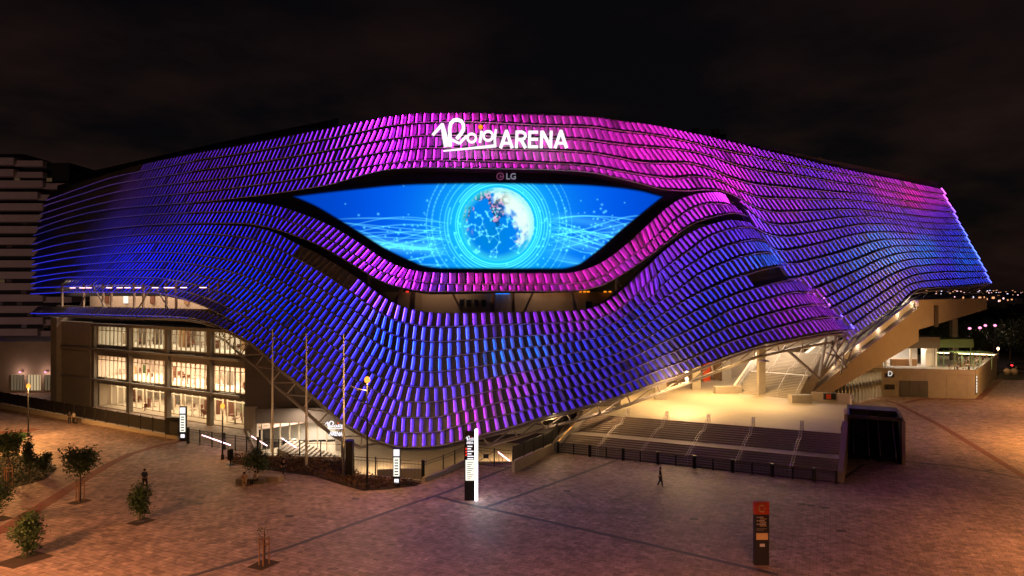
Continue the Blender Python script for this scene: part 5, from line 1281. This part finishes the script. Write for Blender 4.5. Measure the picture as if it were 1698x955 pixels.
lamp((44, 40, 0), 8, 'street lamp beyond the lower right corner of the view', energy=16000, color=(1, .42, .14))
lamp((-10, 16, 0), 10, 'left street lamp below the view lighting the near paving', energy=44000, color=(1, .38, .19))
lamp((13, 16, 0), 10, 'right street lamp below the view lighting the near paving', energy=50000, color=(1, .38, .18))
lamp((-34, 36, 0), 9, 'street lamp just outside the lower left corner of the view', energy=15000, color=(1, .42, .16))
for (x, y, h_, lb) in ((1655, 622, 5.2, 'street lamp at the far corner of the D building beside the round bollards'), (1604, 592, 3.0, 'low lamp behind the roof terrace, left of the lamp group'), (1635, 590, 3.0, 'low lamp behind the roof terrace, right of the lamp group')):
    lamp(G(x, y), h_, lb, energy=300 if y > 600 else 0, emat=M['e_warm'])
for (x, y, d, lb) in ((1608, 546, 165, 'leftmost floodlight mast of the pink-white cluster at right'), (1625, 545, 160, 'second floodlight mast of the pink-white cluster at right'), (1634, 541, 172, 'third floodlight mast of the pink-white cluster at right'), (1650, 541, 165, 'rightmost floodlight mast of the pink-white cluster at right')):
    p = U(x, y, d); lamp((p.x, p.y, 0), p.z, lb, energy=160, emat=M['e_flood'], r=.36, color=(1, .6, .5))
for (x0, yb, yt, lb) in ((452, 758, 548, 'leftmost of the three pale flagpoles'), (508, 775, 555, 'middle one of the three pale flagpoles'), (570, 788, 556, 'rightmost of the three pale flagpoles, beside the lit logo')):
    p = G(x0, yb); d = p.y; zt = H-(yt-HY)/F*d; t = thing('flagpole', tuple(p), lb, 'flagpole', 'flagpoles in front of the arena')
    mb = MB(); mb.tube([p, Vector((p.x, p.y, zt))], .13, 10, r2=.06); mb.build('pole', M['white'], t)
    mb = MB(); mb.lathe(p, [(.28, 0), (.28, .12), (.15, .18)], 12); mb.build('base_plate', M['steel'], t)
    mb = MB(); mb.lathe(Vector((p.x, p.y, zt)), [(.04, -.02), (.1, .03), (.1, .1), (.02, .16)], 10); mb.build('finial', M['rail'], t)

# litter bin
b0 = G(382, 770); lb = thing('litter_bin', tuple(b0), 'black litter bin with orange-lit rim on a round foot beside the planting bed', 'litter bin')
mb = MB(); mb.lathe(b0, [(.4, 0), (.38, .06), (.05, .08), (.05, .5)], 12); mb.build('foot', M['black'], lb)
mb = MB(); mb.lathe(b0+Vector((0, 0, .45)), [(.2, 0), (.28, .1), (.3, 1.0), (.24, 1.1), (.05, 1.14)], 12); mb.build('bin_body', M['black'], lb)

# ------------------------------------------------------------------ plants
def leaf_cloud(mb, c, rx, ry, rz_, n, s, rnd, clumps=9):
    cs = []
    for _ in range(clumps):
        while True:
            q = Vector((rnd.uniform(-1, 1), rnd.uniform(-1, 1), rnd.uniform(-1, 1)))
            if q.length < 1: break
        cs.append(Vector((q.x*rx*.72, q.y*ry*.72, q.z*rz_*.72)))
    for i in range(n):
        o = cs[i % clumps]; q = Vector((rnd.gauss(0, .24)*rx, rnd.gauss(0, .24)*ry, rnd.gauss(0, .22)*rz_)); p = Vector(c)+o+q
        a = Vector((rnd.gauss(0, 1), rnd.gauss(0, 1), rnd.gauss(0, .6))).normalized(); b = a.cross(Vector((rnd.gauss(0, 1), rnd.gauss(0, 1), rnd.gauss(0, 1)))).normalized()
        ss_ = s*rnd.uniform(.6, 1.3)
        mb.face((p-a*ss_, p-b*ss_*.5, p+a*ss_, p+b*ss_*.5), 0)
def tree(p, h, crown_r, crown_h, label, n=900, ls=.13, trunk_r=.07, stake=False, m_=None, bare=False, name='young_tree', cat='tree', group=None, seed=0):
    rnd = random.Random(seed); t = thing(name, tuple(p), label, cat, group); p = Vector(p); zc = h-crown_h/2
    mb = MB(); mb.tube([p, p+Vector((.03, .02, h*.4)), p+Vector((0, .05, h*.75))], trunk_r, 6, r2=trunk_r*.4)
    for k in range(7):
        an = k*2.4; b0 = p+Vector((0, 0, h*(.35+.05*k))); mb.tube([b0, b0+Vector((math.cos(an)*crown_r*.35, math.sin(an)*crown_r*.35, crown_h*.2)), b0+Vector((math.cos(an)*crown_r*.7, math.sin(an)*crown_r*.7, crown_h*.33))], trunk_r*.45, 5, r2=trunk_r*.1)
    mb.build('trunk', M['bark'], t)
    mb = MB(); leaf_cloud(mb, p+Vector((0, 0, zc)), crown_r, crown_r, crown_h/2, n if n < 100 else int(n*2.2), ls*.85, rnd, 4 if n < 100 else 19); mb.build('crown', m_ or M['leaf'], t)
    if stake:
        st = thing('tree_stakes', tuple(p), 'timber stakes around the '+stake, 'tree stakes')
        mb = MB()
        for dx, dy in ((-.28, -.1), (.28, .1), (.05, -.3)): mb.tube([p+Vector((dx, dy, 0)), p+Vector((dx, dy, 1.75))], .045, 6)
        mb.build('stake', M['wood'], st); mb = MB()
        for z in (1.3, 1.62): mb.obox(p+Vector((0, 0, z)), (.36, .05, 0), (0, .03, 0), (0, 0, .04))
        mb.build('cross_bar', M['wood'], st)
    return t
tree(G(133, 831), 4.9, 1.4, 2.7, 'leafy young tree with spreading crown in the middle of the left plaza', n=1100, stake='leafy young tree on the left plaza', seed=1, ls=.15)
tree(G(232, 863), 2.9, .85, 2.7, 'dense upright bush growing from a pit beside the walking man', n=1000, seed=2, name='bush', cat='bush')
tree(G(44, 922), 2.9, 1.05, 2.6, 'broad loose shrub at the lower left corner of the plaza', n=1200, seed=3, name='shrub', cat='shrub', ls=.12)
tree(G(438, 936), 2.9, .5, 1.0, 'nearly bare staked sapling near the bottom of the plaza', n=60, stake='bare sapling near the bottom', seed=4, ls=.07)
tree(G(14, 806), 5.0, 1.25, 2.6, 'staked tree at the far left next to the planting bed', n=900, stake='tree at the far left edge', seed=5, ls=.15)
tree(G(-8, 858), 3.3, 1.2, 3.0, 'dark bush cut by the left edge of the view', n=900, seed=6, name='bush', cat='bush')
tree(G(427, 792), 2.8, 1.3, 2.6, 'round green bush beside the seated couple', n=1300, seed=7, name='bush', cat='bush', ls=.1)
tree(G(48, 790), 3.9, .55, 3.7, 'narrow conical shrub rising from the left planting bed', n=700, seed=8, name='shrub', cat='shrub', m_=M['leaf2'])
tree(G(72, 786), 2.3, .8, 2.0, 'rounded dark shrub at the right end of the left planting bed', n=600, seed=9, name='shrub', cat='shrub', m_=M['leaf2'])
rnd = random.Random(5)
def ground_cover(poly_px, n, s, hgt, name, m_, seed):
    rnd = random.Random(seed); P = [G(*q) for q in poly_px]; mb = MB()
    xs0, xs1 = min(p.x for p in P), max(p.x for p in P); ys0, ys1 = min(p.y for p in P), max(p.y for p in P)
    def ins(x, y):
        c = False; j = len(P)-1
        for i in range(len(P)):
            if ((P[i].y > y) != (P[j].y > y)) and (x < (P[j].x-P[i].x)*(y-P[i].y)/(P[j].y-P[i].y)+P[i].x): c = not c
            j = i
        return c
    k = 0
    while k < n:
        x, y = rnd.uniform(xs0, xs1), rnd.uniform(ys0, ys1)
        if not ins(x, y): continue
        k += 1; hh = hgt*(.4+.6*abs(math.sin(x*1.3)+math.cos(y*1.7))*.5)*rnd.random()
        p = Vector((x, y, hh+.03)); a = Vector((rnd.gauss(0, 1), rnd.gauss(0, 1), rnd.gauss(0, .8))).normalized(); b = a.cross(Vector((rnd.gauss(0, 1), rnd.gauss(0, 1), 1))).normalized(); q = s*rnd.uniform(.6, 1.4)
        mb.face((p-a*q, p-b*q*.5, p+a*q, p+b*q*.5))
    tag(mb.build(name, m_), 'low leafy ground cover filling a planting bed', 'plants', kind='stuff')
ground_cover([(372, 758), (430, 758), (567, 765), (600, 792), (700, 801), (690, 806), (640, 812), (600, 814), (520, 790), (440, 779), (385, 768)], 6000, .1, .7, 'bed_planting', M['leaf3'], 1)
ground_cover([(-60, 770), (20, 752), (60, 762), (95, 777), (75, 795), (20, 810), (-60, 815)], 3500, .11, .9, 'bed_planting', M['leaf2'], 2)
ground_cover([(-120, 712), (-60, 722), (20, 718.5), (53, 717), (42, 727), (28, 740), (-10, 752), (-120, 770)], 6000, .06, .12, 'grass', M['grass'], 3)
# rim wall of the bed and seating edge near the bush
mb = MB(); c = G(437, 795); mb.obox((c.x+.6, c.y-.3, .25), (1.2, -.2, 0), (.1, .5, 0), (0, 0, .25)); tag(mb.build('bench_block', M['plaster']), 'low pale seating block at the foot of the round green bush', 'bench')
# trees in the dark park at right
for i, (x, y, d, r_, hh) in enumerate(((1535, 552, 150, 3.2, 8.5), (1560, 556, 165, 4, 10), (1585, 550, 180, 4.2, 10.5), (1622, 560, 158, 2.4, 8), (1648, 560, 178, 4, 10), (1675, 556, 170, 4, 10), (1700, 545, 160, 4.5, 11), (1600, 530, 230, 6, 12), (1640, 528, 240, 6, 12.5), (1680, 524, 235, 6, 13), (1560, 524, 250, 6, 12), (1545, 512, 160, 2.8, 11))):
    X = (x-CX)/F*d
    tree((X, d, 0), hh, r_, hh*.75, ('broad', 'dark', 'tall', 'small', 'bushy', 'rounded', 'leaning', 'distant wide', 'distant dark', 'distant high', 'distant low', 'slender')[i]+(' park tree %s' % ('left of the floodlight masts' if x < 1606 else 'right of the floodlight masts' if x > 1652 else 'among the floodlight masts')), n=900, ls=.34, trunk_r=.2, m_=M['leaf2'], name='park_tree', group='trees in the dark park at right', seed=30+i)

# ------------------------------------------------------------------ buildings at left
tow = thing('apartment_tower', (-140, 205, 0), 'pale apartment tower with stacked balcony bands at the far left', 'building')
mb = MB(); mb.box(-176, -131, 202, 226, 0, 55); mb.build('tower_core', M['void'], tow)
for k in range(16):
    z = 4.0+k*3.33; xr = -129.0 if k % 4 else -130.5; 
    if k >= 14: xr = -137.5+0*(15-k)
    if k == 13: xr = -129
    mb = MB(); mb.box(-178, xr-8, 199.2, 202.5, z, z+2.05); mb.box(xr-8.3, xr, 200.0, 214, z-.3, z+1.35); mb.build('balcony_band', M['whitebld'], tow)
rw_ = random.Random(9); m_dimwin = emis('dim_window', (1, .6, .3), .05, sample=False)
for i in range(60):
    z = 4.0+rw_.randrange(15)*3.33; X = rw_.uniform(-172, -134); mb = MB(); mb.box(X-.8, X+.8, 201.9, 201.98, z+2.15, z+3.2)
    tw_ = mb.build('window', rw_.choice([M['navy'], M['darkwall'], m_dimwin]), tow)
mb = MB(); mb.box(-160, -146, 204, 216, 55, 58); mb.build('roof_plant', M['darkwall'], tow)
for (x, y) in ((6, 492), (28, 530), (12, 548)):
    p = U(x, y, 201.6); mb = MB(); mb.box(p.x-.35, p.x+.35, 201.85, 201.98, p.z-.7, p.z+.7); mb.build('lit_window', M['e_lcd'] if x > 20 else M['wood'], tow)
tan = thing('tan_annex', (-85, 116, 0), 'plain tan low building with lit ground-floor openings at far left', 'building')
mb = MB(); mb.box(-108, -76.5, 116, 130, 0, 8.6); mb.build('annex_body', M['plaster'], tan)
for x in (-84, -81.2, -78.3):
    mb = MB(); mb.box(x-1.1, x+1.1, 115.85, 116.02, .4, 3.0); o = mb.build('window', emis('window_glow', (1, .72, .4), .55 if x == -81.2 else .12), tan)
    mb = MB()
    for k in range(5): mb.box(x-1.0+k*.5-.03, x-1.0+k*.5+.03, 115.75, 115.85, .4, 3.0)
    mb.build('window_bar', M['darkwall'], o)
for x in (-83.2, -78.9):
    mb = MB(); mb.lathe((x-0.0, 115.4, 3.5), [(.08, -.1), (.2, 0), (.08, .12)], 8); mb.build('wall_lamp', M['e_flood'], tan)
    add_light('POINT', (x, 114.8, 3.3), 90, (1, .6, .45), tan, size=.2)

lamp((-150, 150, 0), 14, 'tall unseen lamp added beyond the left edge of the view near the apartment tower', energy=0)  # unseen post added to go with the tower fill light
add_light('SPOT', (-185, 120, 12), 20000, (1, .55, .5), rot=(R(100), 0, R(-22)), size=1, spot=75, name='tower_fill_light')  # unseen spot added to brighten the tower
lamp((-95, 150, 0), 9, 'unseen lamp added behind the arena to brighten the apartment tower', energy=2500, color=(1, .6, .5))  # added out of sight, brightens the tower
# ------------------------------------------------------------------ far city
rnd = random.Random(11)
protos = {}
for i in range(72):
    x = rnd.uniform(1536, 1760); d = rnd.uniform(380, 1700); z = rnd.uniform(9, 15.5)
    if i < 10: x = rnd.uniform(1590, 1690); d = rnd.uniform(300, 420); z = rnd.uniform(10.5, 13.5)
    X = (x-CX)/F*d; kind = rnd.choice(('e_far', 'e_farw', 'e_farw', 'e_cold'))
    if kind not in protos:
        t = thing('distant_lamp', (0, 0, 0), '', 'street lamp'); mb = MB(); mb.tube([(0, 0, 0), (0, 0, 12)], .12, 5); mb.build('pole', M['black'], t)
        mb = MB(); mb.lathe((0, 0, 12), [(.1, -.3), (.75, -.1), (.75, .5), (.1, .7)], 8); mb.build('lantern', M[kind], t); protos[kind] = t; c = t
    else: c = copy_tree(protos[kind])
    s_ = z/12; q = d/(1100 if i > 30 else 800); c.location = (X, d, 0); c.scale = (s_*q, s_*q, s_)
    tag(c, 'far-off lamp glowing small on the right horizon', 'street lamp', 'lamps of the distant city')
for i in range(14):
    x = rnd.uniform(1545, 1800); d = rnd.uniform(420, 900); X = (x-CX)/F*d; w_ = rnd.uniform(10, 30); h_ = rnd.uniform(5, 14)
    t = thing('distant_block', (X, d, 0), 'dim distant building low on the right horizon', 'building', 'distant buildings')
    mb = MB(); mb.box(X-w_/2, X+w_/2, d, d+12, 0, h_); mb.build('wall', M['whitebld'], t)
    for k in range(int(w_/5)):
        if rnd.random() < .6:
            xx = X-w_/2+2+k*5; zz = h_-rnd.uniform(1.5, 3); mb = MB(); mb.box(xx-1, xx+1, d-.1, d-.02, zz-.7, zz+.7); mb.build('lit_window', M['e_farw'], t)
# road at right and car
strip('road', [(76, 168), (120, 150), (210, 120)], 9, .02, M['asphalt'], world=True)
strip('pavement', [(96, 150), (150, 130), (220, 112)], 3, .12, M['concrete_d'], world=True)
car = thing('parked_car', (111, 152, 0), 'dark hatchback with red tail lights on the road at the right edge', 'car'); cx_, cy_ = 112.5, 151.5
mb = MB(); mb.poly([(cx_-2.1, cy_-.85), (cx_+2.1, cy_-.85), (cx_+2.1, cy_+.85), (cx_-2.1, cy_+.85)], .35, .85)
i = len(mb.v); mb.v += [(cx_-1.9, cy_-.82, .85), (cx_+1.2, cy_-.82, .85), (cx_+1.2, cy_+.82, .85), (cx_-1.9, cy_+.82, .85), (cx_-1.5, cy_-.68, 1.45), (cx_+.5, cy_-.68, 1.45), (cx_+.5, cy_+.68, 1.45), (cx_-1.5, cy_+.68, 1.45)]
for f in ((4,5,6,7),(0,1,5,4),(1,2,6,5),(2,3,7,6),(3,0,4,7)): mb.f.append(tuple(i+k for k in f)); mb.m.append(0)
mb.build('body', M['carred'], car)
mb = MB(); mb.face(((cx_-1.7, cy_-.84, .9), (cx_+1.0, cy_-.84, .9), (cx_+.45, cy_-.72, 1.4), (cx_-1.45, cy_-.72, 1.4))); mb.build('side_window', M['navy'], car)
for dx in (-1.3, 1.3):
    mb = MB(); mb.tube([(cx_+dx, cy_-.9, .32), (cx_+dx, cy_-.65, .32)], .32, 12); o = mb.build('wheel', M['rubber'], car); mb = MB(); mb.tube([(cx_+dx, cy_-.92, .32), (cx_+dx, cy_-.9, .32)], .18, 10); mb.build('rim', M['rail'], o)
mb = MB(); mb.box(cx_-2.16, cx_-2.0, cy_-.9, cy_-.5, .65, .85); mb.build('tail_light', M['e_tail'], car)
for x, lb in ((1670, 'left one of two pale stone ball bollards by the D building'), (1682, 'right one of two pale stone ball bollards by the D building')):
    p = G(x, 621); mb = MB(); mb.lathe(p, [(.45, 0)]+[(.68*math.cos(R(a)), .62+.66*math.sin(R(a))) for a in range(-60, 91, 15)], 14); tag(mb.build('ball_bollard', M['plaster'], smooth=True), lb, 'bollard', 'stone ball bollards')

# ------------------------------------------------------------------ people
def person(p, rz, label, pose='walk', top='cloth_k', legs='cloth_k', hair='hair', hgt=1.75, prop=None):
    t = thing('person', tuple(p), label, 'person', rz=rz); s = hgt/1.75; Mx = Matrix.Translation(Vector(p)) @ Matrix.Rotation(rz, 4, 'Z') @ Matrix.Scale(s, 4)
    if pose == 'walk':
        J = dict(pel=(0, 0, .93), chest=(0, .02, 1.25), neck=(0, .0, 1.47), head=(0, -.02, 1.6), top=(0, -.01, 1.7),
                 ls=(-.19, .02, 1.4), le=(-.26, .08, 1.12), lh=(-.24, -.06, .88), rs=(.19, .02, 1.4), re=(.26, -.02, 1.12), rh=(.24, -.16, .92),
                 lp=(-.1, 0, .88), lk=(-.11, -.14, .5), la=(-.11, -.16, .09), lt=(-.11, -.34, .04), rp=(.1, 0, .88), rk=(.11, .04, .48), ra=(.11, .26, .12), rt=(.11, .1, .03))
    elif pose == 'stand':
        J = dict(pel=(0, 0, .93), chest=(0, 0, 1.25), neck=(0, 0, 1.47), head=(0, -.02, 1.6), top=(0, -.01, 1.7),
                 ls=(-.19, 0, 1.4), le=(-.27, .03, 1.12), lh=(-.2, -.14, 1.0), rs=(.19, 0, 1.4), re=(.27, .03, 1.12), rh=(.22, -.1, .9),
                 lp=(-.1, 0, .88), lk=(-.12, -.03, .48), la=(-.12, .02, .09), lt=(-.13, -.17, .04), rp=(.1, 0, .88), rk=(.12, -.03, .48), ra=(.12, .02, .09), rt=(.13, -.17, .04))
    else:
        J = dict(pel=(0, .1, .5), chest=(0, .1, .83), neck=(0, .04, 1.04), head=(0, 0, 1.17), top=(0, .01, 1.27),
                 ls=(-.19, .08, .97), le=(-.25, .02, .7), lh=(-.14, -.24, .6), rs=(.19, .08, .97), re=(.25, .02, .7), rh=(.14, -.24, .6),
                 lp=(-.1, .08, .49), lk=(-.13, -.36, .5), la=(-.13, -.38, .09), lt=(-.13, -.56, .04), rp=(.1, .08, .49), rk=(.13, -.36, .5), ra=(.13, -.38, .09), rt=(.13, -.56, .04))
    rad = dict(pel=.14, chest=.16, neck=.055, head=.095, top=.075, ls=.07, le=.045, lh=.038, rs=.07, re=.045, rh=.038, lp=.1, lk=.065, la=.045, lt=.04, rp=.1, rk=.065, ra=.045, rt=.04)
    def skinned(names, edges, grow, nm, m_, root, sub=1):
        me = bpy.data.meshes.new(nm); me.from_pydata([tuple(Mx @ Vector(J[n])) for n in names], [], [(names.index(a), names.index(b)) and (names.index(a), names.index(b)) for a, b in edges] and [], )
        me = bpy.data.meshes.new(nm); me.from_pydata([tuple(Mx @ Vector(J[n])) for n in names], [(names.index(a), names.index(b)) for a, b in edges], []); me.materials.append(m_)
        o = bpy.data.objects.new(nm, me); COL.objects.link(o); md = o.modifiers.new('skin', 'SKIN'); sv = me.skin_vertices[0].data if me.skin_vertices else None
        if sv is None:
            o.data.update(); bm = bmesh.new(); bm.from_mesh(me); bm.verts.layers.skin.verify(); bm.to_mesh(me); bm.free(); sv = me.skin_vertices[0].data
        for i_, n in enumerate(names):
            r_ = (rad[n]+grow)*s; ry = r_*(.68 if n in ('pel', 'chest') else 1); sv[i_].radius = (r_, ry); sv[i_].use_root = (n == root)
        md.use_smooth_shade = True; sm = o.modifiers.new('sub', 'SUBSURF'); sm.levels = sub; sm.render_levels = sub; par(o, t); return o
    E = [('pel', 'chest'), ('chest', 'neck'), ('neck', 'head'), ('head', 'top'), ('chest', 'ls'), ('ls', 'le'), ('le', 'lh'), ('chest', 'rs'), ('rs', 're'), ('re', 'rh'), ('pel', 'lp'), ('lp', 'lk'), ('lk', 'la'), ('la', 'lt'), ('pel', 'rp'), ('rp', 'rk'), ('rk', 'ra'), ('ra', 'rt')]
    skinned(list(J), E, 0, 'body', M['skin'], 'pel')
    tn = ['pel', 'chest', 'ls', 'le', 'rs', 're']; skinned(tn, [('pel', 'chest'), ('chest', 'ls'), ('ls', 'le'), ('chest', 'rs'), ('rs', 're')], .022, 'shirt', M[top], 'pel')
    ln = ['pel', 'lp', 'lk', 'la', 'rp', 'rk', 'ra']; skinned(ln, [('pel', 'lp'), ('lp', 'lk'), ('lk', 'la'), ('pel', 'rp'), ('rp', 'rk'), ('rk', 'ra')], .02, 'trousers', M[legs], 'pel')
    hd = Vector(J['head'])+Vector((0, .025, .045)); mb = MB(); prof = [(.112*math.cos(R(a)), .115*math.sin(R(a))) for a in range(-25, 91, 16)]
    mb.lathe((0, 0, 0), prof, 12); mb.v = [tuple(Mx @ (Vector(v)+hd)) for v in mb.v]; mb.build('hair', M['hair'], t, smooth=True)
    return t
person(G(240, 811), R(175), 'person in dark clothes seen from behind, walking on the left plaza', 'walk', 'cloth_n', 'cloth_k', hgt=1.8)
person(G(1095, 807), R(80), 'person in black walking across the plaza below the wide stairs', 'walk', 'cloth_k', 'cloth_k')
person(G(470, 790), R(60), 'person in black striding past the flagpole planting bed', 'walk', 'cloth_k', 'cloth_n')
person(G(405, 806), R(20), 'person in tan clothes sitting beside the green bush', 'sit', 'cloth_t', 'cloth_t', hgt=1.7)
person(G(423, 804), R(-30), 'person in pale top sitting beside the green bush', 'sit', 'cloth_w', 'cloth_k', hgt=1.7)
mb = MB(); c = G(414, 803); mb.obox((c.x, c.y+.35, .22), (1.3, 0, 0), (0, .28, 0), (0, 0, .22)); tag(mb.build('low_bench', M['concrete_d']), 'low grey bench under the seated couple', 'bench')
person(G(116, 703)+Vector((0, -.1, 0)), R(10), 'person in dark clothes standing left against the low wall by the fence', 'stand', 'cloth_k', 'cloth_n', hgt=1.7)
person(G(124, 703)+Vector((0, -.2, 0)), R(-20), 'person in pale top standing right against the low wall by the fence', 'stand', 'cloth_w', 'cloth_k', hgt=1.68)
